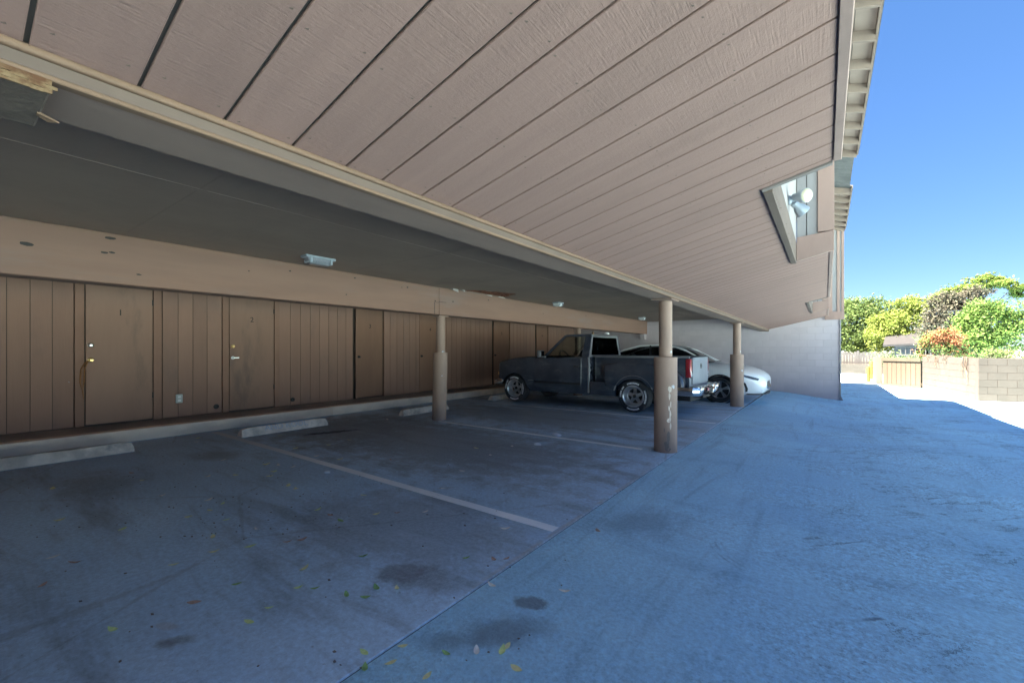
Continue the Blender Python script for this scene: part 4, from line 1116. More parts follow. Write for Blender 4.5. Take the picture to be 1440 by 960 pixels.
# greenhouse
gx = [(-.28, .955, .70), (-.75, 1.235, .64), (-1.12, 1.375, .60), (-1.6, 1.43, .585), (-2.1, 1.41, .58), (-2.55, 1.30, .575), (-3.0, 1.13, .60), (-3.28, 1.03, .63)]
bm = BM(); rows = []
for x, z, w in gx:
    wb_ = float(np.interp(x, [-3.3, -2.7, -.28], [.66, .80, .80])); zb_ = .93
    rows.append([bm.verts.new(p) for p in ((x, -wb_, min(zb_, z)), (x, -(wb_ * .35 + w * .65), zb_ + (z - zb_) * .7), (x, -w * .92, z - .02 * (z > 1)), (x, -w * .5, z), (x, 0, z + .008), (x, w * .5, z), (x, w * .92, z - .02 * (z > 1)), (x, (wb_ * .35 + w * .65), zb_ + (z - zb_) * .7), (x, wb_, min(zb_, z)))])
for a, b in zip(rows, rows[1:]):
    for i in range(8): bm.faces.new([a[i], a[i + 1], b[i + 1], b[i]])
gh = obj('window_glass', bm, M['dark_glass'], SD, smooth=60)
def gpt(x, f):
    """point of the greenhouse at station x; f 0 = belt, 1 = roof edge"""
    z = float(np.interp(-x, [-g_[0] for g_ in gx], [g_[1] for g_ in gx])); w = float(np.interp(-x, [-g_[0] for g_ in gx], [g_[2] for g_ in gx]))
    wb_ = float(np.interp(x, [-3.3, -2.7, -.28], [.66, .80, .80])); zb_ = min(.93, z)
    if f < .7: t = f / .7; return (wb_ + (wb_ * .35 + w * .65 - wb_) * t, zb_ + (z - zb_) * f)
    t = (f - .7) / .3; a = wb_ * .35 + w * .65
    return (a + (w * .92 - a) * t, zb_ + (z - zb_) * (.7 + .3 * t) - .02 * t)
bm = BM()
rx = [-.95, -1.12, -1.4, -1.7, -2.0, -2.25, -2.45]
rr_ = []
for x in rx:
    z = float(np.interp(-x, [-g_[0] for g_ in gx], [g_[1] for g_ in gx])); w = float(np.interp(-x, [-g_[0] for g_ in gx], [g_[2] for g_ in gx]))
    rr_.append([bm.verts.new((x, w * q, z + .018 - .03 * abs(q) ** 3)) for q in (-.97, -.7, -.35, 0, .35, .7, .97)])
for a, b in zip(rr_, rr_[1:]):
    for i in range(6): bm.faces.new([a[i], a[i + 1], b[i + 1], b[i]])
bmesh.ops.solidify(bm, geom=bm.faces[:], thickness=.02)
obj('roof', bm, M['white_paint'], SD, smooth=50)
for sy in (-1, 1):
    def rail(pts, r, mat, nm):
        bm = BM(); P_ = []
        for x, f in pts:
            y_, z_ = gpt(x, f); P_.append((x, sy * (y_ + .006), z_ + .004))
        tube(bm, P_, r, 6); obj(nm, bm, mat, SD, smooth=50)
    rail([(-.30, .5), (-.55, .9), (-.85, 1), (-1.12, 1), (-1.6, 1), (-2.1, 1), (-2.55, 1), (-2.9, .95), (-3.15, .8)], .026, M['white_paint'], 'roof_rail')
    rail([(-1.72, .0), (-1.76, .5), (-1.80, .97)], .026, M['black_trim'], 'door_pillar')
    rail([(-2.62, .0), (-2.70, .5), (-2.75, .9)], .05, M['white_paint'], 'rear_pillar')
    bm = BM(); box(bm, -.72, -.60, *sorted((sy * .88, sy * 1.02)), .97, 1.08, .03, 2); obj('mirror', bm, M['white_paint'], SD, smooth=40)
bm = BM(); box(bm, -2.3, -.6, -.6, .6, .35, .62); 
for yy in (-.38, .38):
    box(bm, -1.75, -1.6, yy - .24, yy + .24, .6, 1.12, .05, 2); box(bm, -1.73, -1.64, yy - .12, yy + .12, 1.12, 1.28, .03, 2)
obj('seats', bm, M['interior'], SD, smooth=40)
bm = BM(); hexa(bm, [(-.36, -.70, .952), (-.24, -.68, .965), (-.24, .68, .965), (-.36, .70, .952), (-.36, -.70, .985), (-.26, -.68, .98), (-.26, .68, .98), (-.36, .70, .985)]); obj('cowl', bm, M['black_trim'], SD)
ty = mesh_from(tyre_bm(.312, .205, .222), 'tyre', M['rubber'], 35)
bm = BM()
lathe(bm, [(.222, .085), (.214, .092), (.205, .08), (.20, .03), (.20, -.05)], (0, 0, 0), 'y', 40, cap=False)
for i in range(5):
    a = 2 * PI * i / 5 + PI / 2
    for da in (-.17, .17):
        p0 = (.05, a + da * .6); p1 = (.208, a + da * .72)
        e = Vector((-math.sin(a), 0, math.cos(a)))
        A_ = Vector((p0[0] * math.cos(p0[1]), .062, p0[0] * math.sin(p0[1]))); B_ = Vector((p1[0] * math.cos(p1[1]), .08, p1[0] * math.sin(p1[1])))
        hexa(bm, [A_ - e * .014, B_ - e * .015, B_ + e * .015, A_ + e * .014] + [q - Vector((0, .03, 0)) for q in (A_ - e * .014, B_ - e * .015, B_ + e * .015, A_ + e * .014)], .003)
lathe(bm, [(.001, .045), (.055, .045), (.05, .072), (.001, .074)], (0, 0, 0), 'y', 20)
rimm = mesh_from(bm, 'rim', M['rim'], 30)
bm = BM(); lathe(bm, [(.001, -.03), (.20, -.03), (.20, .0), (.001, .0)], (0, 0, 0), 'y', 24); bk = mesh_from(bm, 'brake_disc', M['black_trim'], 30)
for wx in (0, -2.71):
    for sy in (-1, 1):
        w = bpy.data.objects.new('wheel', None); C.objects.link(w); w.parent = SD; w.location = (wx, sy * .79, .311)
        if sy < 0: w.rotation_euler = (0, 0, PI)
        add('tyre', ty, w); add('rim', rimm, w); add('brake_disc', bk, w)

# ================================================================== WHEEL STOPS
def stop_bm(L, seed):
    r = random.Random(seed)
    bm = BM(); sec = [(-.085, 0), (-.08, .05), (-.055, .115), (.04, .12), (.075, .055), (.085, 0)]
    n = 16; rings = []
    for i in range(n + 1):
        y = -L / 2 + L * i / n
        f = 1 if 0 < i < n else .82
        rings.append([bm.verts.new((x * (f if z else 1) + r.uniform(-.004, .004) * (z > 0), y + (0 if 0 < i < n else (.015 if i == 0 else -.015) * (z > .06)), z * f + (r.uniform(-.005, .003) if z else 0))) for x, z in sec])
    for a, b in zip(rings, rings[1:]):
        for k_ in range(len(sec) - 1): bm.faces.new([a[k_], a[k_ + 1], b[k_ + 1], b[k_]])
        bm.faces.new([a[-1], a[0], b[0], b[-1]])
    bm.faces.new(rings[0][::-1]); bm.faces.new(rings[-1])
    return bm
stops = [((-7.02, .55), 1.90, 'long low concrete wheel stop in front of door 1', 0), ((-6.87, 3.32), 1.32, 'concrete wheel stop with faded white stencilled letters', -.14),
         ((-6.62, 6.00), 1.22, 'concrete wheel stop standing behind the inner round post', -.1), ((-6.84, 9.02), 1.25, 'concrete wheel stop under the nose of the pickup', 0)]
for i, ((x, y), L, lab, rz) in enumerate(stops):
    o = obj('wheel_stop', stop_bm(L, i + 3), M['stop'], loc=(x, y, 0.001), smooth=35)
    o.rotation_euler = (0, 0, rz * .0)
    tag(o, lab, 'wheel stop', 'concrete wheel stops at the head of the bays')
    if i == 1:
        t = add('lettering', text_mesh('AND KOOL', .125, .0006, M['stencil']), o, (.079, -.12, .062))
        ang = math.atan2(.035, .065)
        t.matrix_local = Matrix.Translation((.0615, -.02, .089)) @ Matrix(((0, -math.sin(ang), math.cos(ang), 0), (1, 0, 0, 0), (0, math.cos(ang), math.sin(ang), 0), (0, 0, 0, 1)))

# ================================================================== LAMPS, PLATES, CORD
def ceiling_lamp(x, y, L, w, lab, mat):
    t = thing('ceiling_light', lab, 'ceiling light', (x, y, 2.375), 0, 'lights under the carport ceiling')
    bm = BM(); box(bm, -w / 2, w / 2, -L / 2, L / 2, -.03, -.001, .006); obj('housing', bm, M['lamp_metal'], t)
    bm = BM(); hexa(bm, [(-w / 2 + .03, -L / 2 + .06, -.095), (w / 2 - .03, -L / 2 + .06, -.095), (w / 2 - .03, L / 2 - .06, -.095), (-w / 2 + .03, L / 2 - .06, -.095), (-w / 2 + .005, -L / 2 + .02, -.03), (w / 2 - .005, -L / 2 + .02, -.03), (w / 2 - .005, L / 2 - .02, -.03), (-w / 2 + .005, L / 2 - .02, -.03)], .012, 2)
    obj('diffuser', bm, M[mat], t, smooth=40)
    bm = BM()
    for yy in (-L / 2 + .045, L / 2 - .075): box(bm, -w / 2 - .004, w / 2 + .004, yy, yy + .03, -.085, -.02, .004)
    obj('end_band', bm, M['lamp_metal'], t)
ceiling_lamp(-4.90, 2.75, .37, .14, 'long grey ceiling light with a clouded diffuser in front of door 2', 'diffuser')
ceiling_lamp(-4.98, 8.57, .24, .18, 'white ceiling light beyond the torn ceiling hole', 'white_plastic')
ceiling_lamp(-4.92, 14.0, .26, .18, 'small white ceiling light at the far end above the white car', 'white_plastic')
# twin floodlight in the soffit notch
FL = thing('floodlight', 'twin grey floodlight with a round cream lens in the soffit notch', 'floodlight', (-.26, 4.42, 2.56)); FL.scale = (.66, .66, .66)
bm = BM(); lathe(bm, [(.001, .001), (.06, .001), (.06, .02), (.045, .035), (.001, .035)], (0, 0, 0), 'x', 20); obj('base', bm, M['lamp_metal'], FL, smooth=40)
def head(bm, o, d, L, r0, r1):
    d = Vector(d).normalized(); up = Vector((0, 0, 1)); a = d.cross(up).normalized(); b = a.cross(d)
    prof = [(r0 * .6, 0), (r0, L * .08), (r0, L * .35), (r1 * .8, L * .55), (r1, L * .9), (r1, L)]
    rings = [[bm.verts.new(Vector(o) + d * h + r * (a * math.cos(2 * PI * k_ / 20) + b * math.sin(2 * PI * k_ / 20))) for k_ in range(20)] for r, h in prof]
    for p, q in zip(rings, rings[1:]):
        for k_ in range(20): bm.faces.new([p[k_], p[(k_ + 1) % 20], q[(k_ + 1) % 20], q[k_]])
    bm.faces.new(rings[0]); bm.faces.new(rings[-1])
    return Vector(o) + d * L, a, b, d
bm = BM(); tip, ha, hb, hd = head(bm, (.05, -.03, .02), (.75, -.62, -.20), .20, .045, .088); hd1 = obj('lamp_head', bm, M['lamp_metal'], FL, smooth=40)
bm = BM(); rings = []
for r, h in ((.084, .001), (.075, .018), (.05, .028), (.002, .032)):
    rings.append([bm.verts.new(tip + hd * h + r * (ha * math.cos(2 * PI * k_ / 24) + hb * math.sin(2 * PI * k_ / 24))) for k_ in range(24)])
for p, q in zip(rings, rings[1:]):
    for k_ in range(24): bm.faces.new([p[k_], p[(k_ + 1) % 24], q[(k_ + 1) % 24], q[k_]])
obj('lens', bm, M['lens'], hd1, smooth=60)
bm = BM(); head(bm, (.05, .03, -.03), (.55, .5, -.62), .19, .045, .085); tube(bm, [(.02, 0, 0), (.06, -.03, .02)], .016, 8); tube(bm, [(.02, 0, 0), (.06, .03, -.03)], .016, 8)
obj('lamp_head', bm, M['lamp_metal'], FL, smooth=40)
OC = thing('outlet_cover', 'small pale outlet cover on the brown plank wall between doors 1 and 2', 'outlet', (WX + .001, 2.41, .47))
bm = BM(); box(bm, 0, .03, -.045, .045, -.07, .07, .006, 2); obj('cover_plate', bm, M['ivory'], OC, smooth=40)
bm = BM(); box(bm, .0305, .034, -.02, .02, .012, .045, .003); box(bm, .0305, .034, -.02, .02, -.045, -.012, .003); obj('socket', bm, M['white_plastic'], OC)
for (y, z, lab) in ((2.945, .285, 'dark round pipe hole in the planks just left of door 2'), (4.27, .285, 'dark round pipe hole in the planks right of door 2')):
    bm = BM(); lathe(bm, [(.02, .001), (.042, .001), (.040, .012), (.026, .014), (.024, .002)], (0, 0, 0), 'x', 16)
    o = obj('pipe_ring', bm, M['dark_metal'], loc=(WX + .001, y, z), smooth=40); tag(o, lab, 'pipe', None)
bm = BM()
Yk, Zk = 1.30 + .01, 1.11
tube(bm, [(WX + .03, Yk + .05, Zk + .01), (WX + .045, Yk - .005, Zk - .02), (WX + .04, Yk - .05, Zk - .12), (WX + .035, Yk - .06, Zk - .30), (WX + .035, Yk - .035, Zk - .42), (WX + .04, Yk - .02, Zk - .30), (WX + .045, Yk - .015, Zk - .12), (WX + .045, Yk + .02, Zk - .0)], .008, 6)
tube(bm, [(WX + .035, Yk - .035, Zk - .42), (WX + .03, Yk - .02, Zk - .55)], .006, 6, r1=.003)
tag(obj('cord', bm, M['cord'], smooth=50), 'orange-brown cord looped from the knob of door 1', 'cord')

# ================================================================== FALLEN LEAVES, PAPER, LITTER
LM = {'y': leafmat('yellow_leaf', (.92, .85, .42), (.82, .75, .40), .15), 'g': leafmat('green_leaf', (.40, .58, .22), (.30, .46, .16), .15), 'l': leafmat('lime_leaf', (.82, .88, .38), (.68, .78, .32), .15),
      'b': leafmat('brown_leaf', (.58, .40, .32), (.44, .29, .22), .1), 'p': leafmat('pale_leaf', (.92, .86, .78), (.84, .76, .66), .1)}
LN = {'y': 'small yellow fallen leaf on the garage floor', 'g': 'small green fallen leaf on the garage floor', 'l': 'small yellow-green fallen leaf on the garage floor', 'b': 'small curled brown fallen leaf on the garage floor', 'p': 'small pale dry fallen leaf on the garage floor'}
def leaf_mesh(w, L, curl, seed):
    r = random.Random(seed); bm = BM()
    n = 6; rows = []
    for i in range(n + 1):
        t = i / n; ww = w * math.sin(PI * min(1, t * .96 + .03)) ** .8 * (1 - .25 * t)
        z = curl * (t - .5) ** 2 * 4 * L + .004
        rows.append([bm.verts.new((-ww / 2, (t - .5) * L, z + curl * ww * .9)), bm.verts.new((0, (t - .5) * L, z)), bm.verts.new((ww / 2, (t - .5) * L, z + curl * ww * .9 * r.uniform(.6, 1.4)))])
    for a, b in zip(rows, rows[1:]):
        for k_ in range(2): bm.faces.new([a[k_], a[k_ + 1], b[k_ + 1], b[k_]])
    tube(bm, [(0, -L * .5, curl * L + .004), (0, -L * .72, curl * L * 1.2 + .004)], .0012, 4)
    return bm
leaf_me = {}
for c_ in LM:
    for v_ in range(4):
        leaf_me[c_, v_] = mesh_from(leaf_mesh(.5, 1.0, (.10, .16, .06, .22)[v_], v_), 'leaf', LM[c_], 60)
A = [(135, 222, 'l'), (372, 240, 'y'), (185, 243, 'b'), (228, 265, 'g'), (70, 345, 'b'), (12, 352, 'b'), (318, 410, 'g'), (80, 462, 'y'), (735, 418, 'g'), (848, 423, 'b'), (55, 538, 'l'), (125, 540, 'g'), (252, 568, 'g'), (372, 538, 'g'),
     (455, 540, 'y'), (328, 576, 'g'), (478, 770, 'y'), (322, 797, 'l'), (578, 890, 'y'), (778, 795, 'p'), (882, 790, 'l'), (900, 772, 'y'), (655, 800, 'g'), (1270, 305, 'b'), (940, 862, 'y'), (1135, 550, 'p'),
     (838, 525, 'p'), (320, 162, 'y'), (225, 18, 'y'), (45, 137, 'y'), (430, 18, 'b'), (640, 135, 'p'), (895, 300, 'p'), (455, 235, 'b'), (570, 230, 'p')]
A = [(400 + x / 2.88, 640 + y / 2.88, c_) for x, y, c_ in A]
A2_ = [(600, 107, 'y'), (222, 140, 'y'), (683, 172, 'p'), (795, 260, 'y'), (885, 232, 'y'), (940, 203, 'l'), (880, 190, 'p'), (955, 272, 'l'), (515, 312, 'l'), (250, 276, 'y'), (315, 455, 'b'), (178, 550, 'b'), (475, 738, 'l'), (730, 462, 'y'),
       (900, 410, 'y'), (1085, 315, 'p'), (898, 345, 'y'), (1055, 385, 'l'), (820, 620, 'b'), (555, 75, 'b'), (995, 85, 'y'), (1155, 70, 'y'), (1123, 40, 'y'), (1175, 40, 'p'), (225, 430, 'p')]
A += [(x / 3, 640 + y / 3, c_) for x, y, c_ in A2_]
A3 = [(100, 368, 'p'), (110, 335, 'y'), (320, 520, 'p'), (195, 663, 'p'), (430, 648, 'y'), (680, 560, 'y'), (790, 565, 'p'), (755, 615, 'l'), (715, 655, 'y'), (910, 580, 'p'), (1305, 515, 'y'), (935, 420, 'y'), (1110, 490, 'p'), (1390, 350, 'y'), (870, 740, 'y'), (935, 765, 'p'), (800, 315, 'l'), (1210, 395, 'y')]
A += [(260 + x / 6, 560 + y / 6, c_) for x, y, c_ in A3]
A += [(720, 628, 'p'), (690, 640, 'p'), (670, 630, 'y'), (545, 590, 'p'), (650, 662, 'p'), (840, 745, 'b'), (712, 786, 'b')]
def place_leaf(px, py, c_, size, lab, grp, rz=None):
    q = floor_pt(px, py); z = .001 if q.x < JX else drop(q.x, q.y) + .001
    o = add('fallen_leaf', leaf_me[c_, random.randrange(4)]); o.location = (q.x, q.y, z)
    o.rotation_euler = (random.uniform(-.12, .12), random.uniform(-.12, .12), random.uniform(0, 6.28) if rz is None else rz); o.scale = (size,) * 3
    return tag(o, lab, 'leaf', grp)
def where(px, py):
    if py < 615: return 'by the wheel stop with the stencilled letters'
    ly = 608 + (px - 300) * .283                       # the first painted line in the photo
    if abs(py - ly) < 22 and px > 300: return 'close to the first painted line'
    if py < ly: return 'in the bay beyond the first painted line'
    if py < 690: return 'in front of door 1' if px < 250 else 'in front of door 2'
    if py < 770: return ('by the left edge of the photo' if px < 130 else 'left of the middle of the front bay' if px < 290 else 'in the middle of the front bay' if px < 460 else 'in the dark oily end of the front bay')
    if py < 850: return 'low on the left of the front bay' if px < 300 else 'near the dark stain beside the joint' if px > 470 else 'on the blue-grey slab near the lower middle'
    return 'at the bottom left corner of the photo' if px < 300 else 'near the bottom edge along the joint'
for (px, py, c_) in A:
    q = floor_pt(px, py)
    d_ = math.hypot(q.x, q.y)
    sz_ = random.uniform(.036, .056) * (1 + .1 * d_)
    if q.x < JX: place_leaf(px, py, c_, sz_, LN[c_].replace('on the garage floor', where(px, py)), 'fallen leaves on the garage floor')
    else: place_leaf(px, py, c_, sz_, LN[c_].replace('garage floor', 'asphalt') + (' past the painted line' if px > 800 else ' beside the dark oil patches' if py < 890 else ' at the bottom edge'), 'fallen leaves on the asphalt')
place_leaf(400 + 430 / 2.88, 640 + 838 / 2.88, 'y', .05, 'large yellow-green leaf beside the joint at the bottom of the photo', None, 2.6)
place_leaf(400 + 325 / 2.88, 640 + 860 / 2.88, 'g', .055, 'large dark green leaf lying on the joint at the bottom of the photo', None, .9)
place_leaf(1050 / 3, 640 + 702 / 3, 'l', .058, 'largest yellow-green leaf on the blue-grey slab', None, 1.9)
place_leaf(1135 / 3, 640 + 645 / 3, 'l', .045, 'long yellow-green leaf just above the largest leaf', None, 2.2)
place_leaf(997 / 3, 640 + 543 / 3, 'g', .05, 'dark green upright leaf on the blue-grey slab', None, 2.5)
def paper(px, py, s_, lab):
    bm = BM(); bmesh.ops.create_icosphere(bm, subdivisions=2, radius=1)
    r = random.Random(px)
    for v in bm.verts: v.co = Vector((v.co.x * s_ * r.uniform(.7, 1.15), v.co.y * s_ * .7 * r.uniform(.7, 1.15), max(0, v.co.z * s_ * .35 * r.uniform(.5, 1.2) + s_ * .2)))
    q = floor_pt(px, py); tag(obj('paper_scrap', bm, M['paper'], loc=(q.x, q.y, .004)), lab, 'litter', 'paper scraps in the bays')
paper(783, 612.5, .075, 'crumpled white paper lying on the painted line'); paper(756, 626, .06, 'crumpled white paper in the empty bay before the line')
paper(460, 665, .045, 'flat white scrap beside the first painted line')
bm = BM()
r = random.Random(5)
for i in range(240):
    if i < 170: px, py = r.gauss(330, 130), r.uniform(640, 760)
    else: px, py = r.uniform(60, 900), r.uniform(600, 950)
    if not (5 < px < 1100) or py < 612: continue
    q = floor_pt(px, py)
    if q.x > -1.0 or q.x < -7.6: continue
    zz = .001 if q.x < JX else drop(q.x, q.y) + .001
    s_ = r.uniform(.0025, .007); a = r.uniform(0, 6.28)
    hexa(bm, [(q.x + s_ * r.uniform(.6, 1.6) * math.cos(a + t) * (1.6 if k_ % 2 else .8), q.y + s_ * math.sin(a + t), zz + h) for h in (0, s_ * .5) for k_, t in enumerate((.6, 2.2, 3.8, 5.4))])
lt = obj('leaf_litter', bm, M['trim_dark']); lt['kind'] = 'stuff'

# ================================================================== BEYOND THE BUILDING
GZ = -.24
def wall_run(name, p0, p1, h, courses, label, mat, mort, zbase=GZ):
    p0, p1 = Vector((*p0, 0)), Vector((*p1, 0)); L = (p1 - p0).length; d = (p1 - p0).normalized()
    t = thing(name, label, 'wall', (p0.x, p0.y, zbase), math.atan2(d.y, d.x))
    bm = BM(); box(bm, 0, L, .012, .17, -.15, h - .02); obj('mortar', bm, M[mort], t)
    ch = h / courses; n = round(L / .406); cw = L / n
    fullm = block_mesh(cw - .007, ch - .006, .19, M[mat], .004); halfm = block_mesh(cw / 2 - .007, ch - .006, .19, M[mat], .004)
    for r in range(courses):
        xx = 0.0
        if r % 2: add('concrete_block', halfm, t, (cw / 4, 0, r * ch)); xx = cw / 2
        while xx < L - cw * .6:
            add('concrete_block', fullm, t, (xx + cw / 2, 0, r * ch)); xx += cw
        if L - xx > cw * .3: add('concrete_block', halfm, t, (xx + cw / 4, 0, r * ch))
    return t
cw1 = wall_run('block_wall', (3.085, 23.233), (3.641, 18.675), 1.285, 6, 'low tan concrete block wall running away towards the gate', 'tanblock', 'tanmortar')
cw2 = wall_run('block_wall', (3.667, 18.458), (10.5, 19.75), 1.285, 6, 'tan concrete block wall facing the driveway at the right edge', 'tanblock', 'tanmortar')
fw = wall_run('retaining_wall', (-.2, 35.6), (3.2, 35.9), .66, 3, 'far low tan block wall below the grey plank fence', 'tanblock', 'tanmortar', -.25)
# gate with eight boards
ga, gb = Vector((1.977, 24.377, GZ)), Vector((3.06, 23.25, GZ))
L = (gb - ga).length
GT = thing('enclosure_gate', 'tan wooden gate of eight upright boards beside the block wall', 'gate', ga, math.atan2(gb.y - ga.y, gb.x - ga.x))
bw = (L - .04) / 8
bmb = BM(); box(bmb, -bw / 2 + .006, bw / 2 - .006, 0, .03, .07, 1.10, .004); gm = mesh_from(bmb, 'gate_board', M['gate_wood'])
for i in range(8): add('gate_board', gm, GT, (.02 + bw * (i + .5), .0, 0))
bm = BM(); box(bm, 0, L, -.045, -.002, 1.06, 1.20, .006); box(bm, 0, L, .032, .08, 1.0, 1.1, .004); box(bm, 0, L, .032, .08, .12, .22, .004)
obj('gate_rail', bm, M['gate_wood'], GT)
bm = BM(); box(bm, 0, L, -.03, -.002, .03, .10, .004); obj('bottom_rail', bm, M['gate_wood'], GT)
bm = BM(); box(bm, .02, L - .02, .08, .09, .03, 1.08); obj('gate_backing', bm, M['siding_back'], GT)
fa, fb = Vector((1.80, 26.4, GZ)), Vector((1.96, 24.40, GZ))
L = (fb - fa).length
FS = thing('board_fence', 'short tan board fence between the yellow posts and the gate', 'fence', fa, math.atan2(fb.y - fa.y, fb.x - fa.x))
for i in range(14):
    bm = BM(); hh = 1.22 + random.uniform(-.01, .01); box(bm, .003 + L * i / 14, L * (i + 1) / 14 - .003, 0, .025, 0.02, hh, .003)
    obj('fence_board', bm, M['gate_wood'], FS)
for (px, py, h, lab) in ((1221.0, 537, .74, 'shorter yellow post by the board fence'), (1225.0, 533, .95, 'taller yellow post by the board fence')):
    r_ = ray(px, py); t_ = (GZ - CAMH) / r_.z
    bm = BM(); lathe(bm, [(.085, 0), (.085, h - .06), (.07, h - .02), (.03, h), (.001, h + .004)], (0, 0, 0), 'z', 20)
    tag(obj('bollard', bm, M['yellow'], loc=(r_.x * t_ , r_.y * t_, GZ), smooth=40), lab, 'bollard', 'yellow posts by the gate')
# plank fence beyond the low wall
PF = thing('plank_fence', 'weathered grey plank fence standing above the far low wall', 'fence', (-.3, 36.3, .2))
pk = []
for v_ in range(4):
    bm = BM(); h = 1.0 + .06 * v_ * (.5 - v_ % 2); prism(bm, [(-.068, 0), (-.068, h - .03), (-.04, h), (.04, h), (.068, h - .03), (.068, 0)], 0, .022, 'y'); pk.append(mesh_from(bm, 'plank', M['grey_wood']))
for i in range(31): add('plank', random.choice(pk), PF, (i * .145, random.uniform(0, .012), random.uniform(-.03, .02)))
bm = BM()
for z in (.25, .8): box(bm, 0, 4.5, .03, .07, z, z + .09)
for i in range(3): box(bm, i * 2.1, i * 2.1 + .09, .03, .12, -.6, .95)
obj('fence_rail', bm, M['grey_wood'], PF)

# houses behind the wall
HS = thing('grey_house', 'small dark grey house with a railed porch behind the gate', 'house', (4.2, 36, -.2), math.radians(-8))
bm = BM(); box(bm, -.7, 3.2, 0, 4, 0, 1.9); obj('wall', bm, M['house_grey'], HS)
bm = BM(); hexa(bm, [(-1.2, -.8, 1.72), (3.6, -.8, 1.95), (3.6, 2, 2.75), (-1.2, 2, 2.5), (-1.2, -.8, 1.84), (3.6, -.8, 2.07), (3.6, 2, 2.87), (-1.2, 2, 2.62)]); obj('roof', bm, M['house_roof'], HS)
bm = BM()
for i in range(9): box(bm, -.4 + i * .22, -.36 + i * .22, -.7, -.66, 1.20, 1.68)
box(bm, -.6, 2.2, -.71, -.65, 1.66, 1.72); box(bm, -.6, 2.2, -.71, -.65, 1.18, 1.24); obj('porch_railing', bm, M['grey_wood'], HS)
for x in (.2, 1.5):
    bm = BM(); box(bm, x, x + .7, -.03, .02, .9, 1.6); wn_ = obj('window', bm, M['grey_wood'], HS); bm = BM(); box(bm, x + .06, x + .64, -.04, -.031, .96, 1.54); obj('pane', bm, M['dark_glass'], wn_)
SH = thing('shake_house', 'house with a pale weathered shake wall at the right edge behind the wall', 'house', (8.05, 25.6, -.2), math.radians(10))
bm = BM(); box(bm, 0, 4, 0, 4, 0, 1.75); obj('wall', bm, M['house_brown'], SH)
bm = BM(); hexa(bm, [(-.25, -.25, 1.75), (4.2, -.25, 1.75), (4.2, 1.2, 1.75), (-.25, 1.2, 1.75), (-.02, .05, 3.45), (4.2, .05, 3.45), (4.2, 1.2, 3.45), (-.02, 1.2, 3.45)]); sk = obj('mansard_roof', bm, M['house_shake'], SH)
bm = BM()
for r in range(9):
    for i in range(20):
        z0 = 1.76 + r * .185; f = (z0 - 1.75) / 1.7
        x0 = -.25 + .23 * f + i * .2 + (.1 if r % 2 else 0) + random.uniform(-.02, .02); y0 = -.25 + .3 * f
        hexa(bm, [(x0, y0 - .03, z0), (x0 + .18, y0 - .03, z0), (x0 + .18, y0 + .0, z0), (x0, y0, z0), (x0, y0 + .035, z0 + .20), (x0 + .18, y0 + .035, z0 + .20), (x0 + .18, y0 + .06, z0 + .20), (x0, y0 + .06, z0 + .20)])
sh_ = obj('shingle', bm, M['house_shake'], SH); sh_['kind'] = 'stuff'
bm = BM(); box(bm, -.4, 4.3, -.40, -.28, 1.66, 1.76, .01); obj('eave_board', bm, M['house_roof'], SH)

# ------------------------------------------------------------------ trees and shrubs
def leaf_cloud(lobes, n, size, seed, flat=.55, shell=.55):
    """many small leaf faces in clumps spread through several uneven lobes"""
    g_ = np.random.default_rng(seed)
    vols = np.array([l[3] * l[4] * l[5] for l in lobes]) ** .75
    V = []; F = []
    nc = max(12, int(n / 42))
    which = g_.choice(len(lobes), nc, p=vols / vols.sum())
    cen = []
    for w in which:
        x, y, z, a, b, c = lobes[w]
        d = g_.normal(size=3); d /= np.linalg.norm(d)
        rr = shell + (1 - shell) * g_.random() if g_.random() < .8 else g_.random() ** .5
        cen.append(((x + d[0] * a * rr, y + d[1] * b * rr, z + d[2] * c * rr), .22 * (a + b + c) / 3 + .10))
    per = int(n / nc)
    for (cc, cr) in cen:
        cr *= g_.uniform(.6, 1.35)
        k_ = int(per * g_.uniform(.6, 1.4))
        pos = np.array(cc) + g_.normal(size=(k_, 3)) * cr * np.array([.6, .6, .6 * flat + .1])
        nrm = g_.normal(size=(k_, 3)) + np.array([0, 0, .9]); nrm /= np.linalg.norm(nrm, axis=1)[:, None]
        t = g_.normal(size=(k_, 3)); t -= (t * nrm).sum(1)[:, None] * nrm; t /= np.linalg.norm(t, axis=1)[:, None]
        bt = np.cross(nrm, t)
        sl_ = size * g_.uniform(.6, 1.4, size=k_)[:, None]
        base = len(V)
        pts = np.stack([pos - t * sl_, pos - bt * sl_ * .45 + nrm * sl_ * .1, pos + t * sl_, pos + bt * sl_ * .45 + nrm * sl_ * .1], 1).reshape(-1, 3)
        V.extend(pts.tolist()); F.extend([[base + 4 * i, base + 4 * i + 1, base + 4 * i + 2, base + 4 * i + 3] for i in range(k_)])
    return V, F
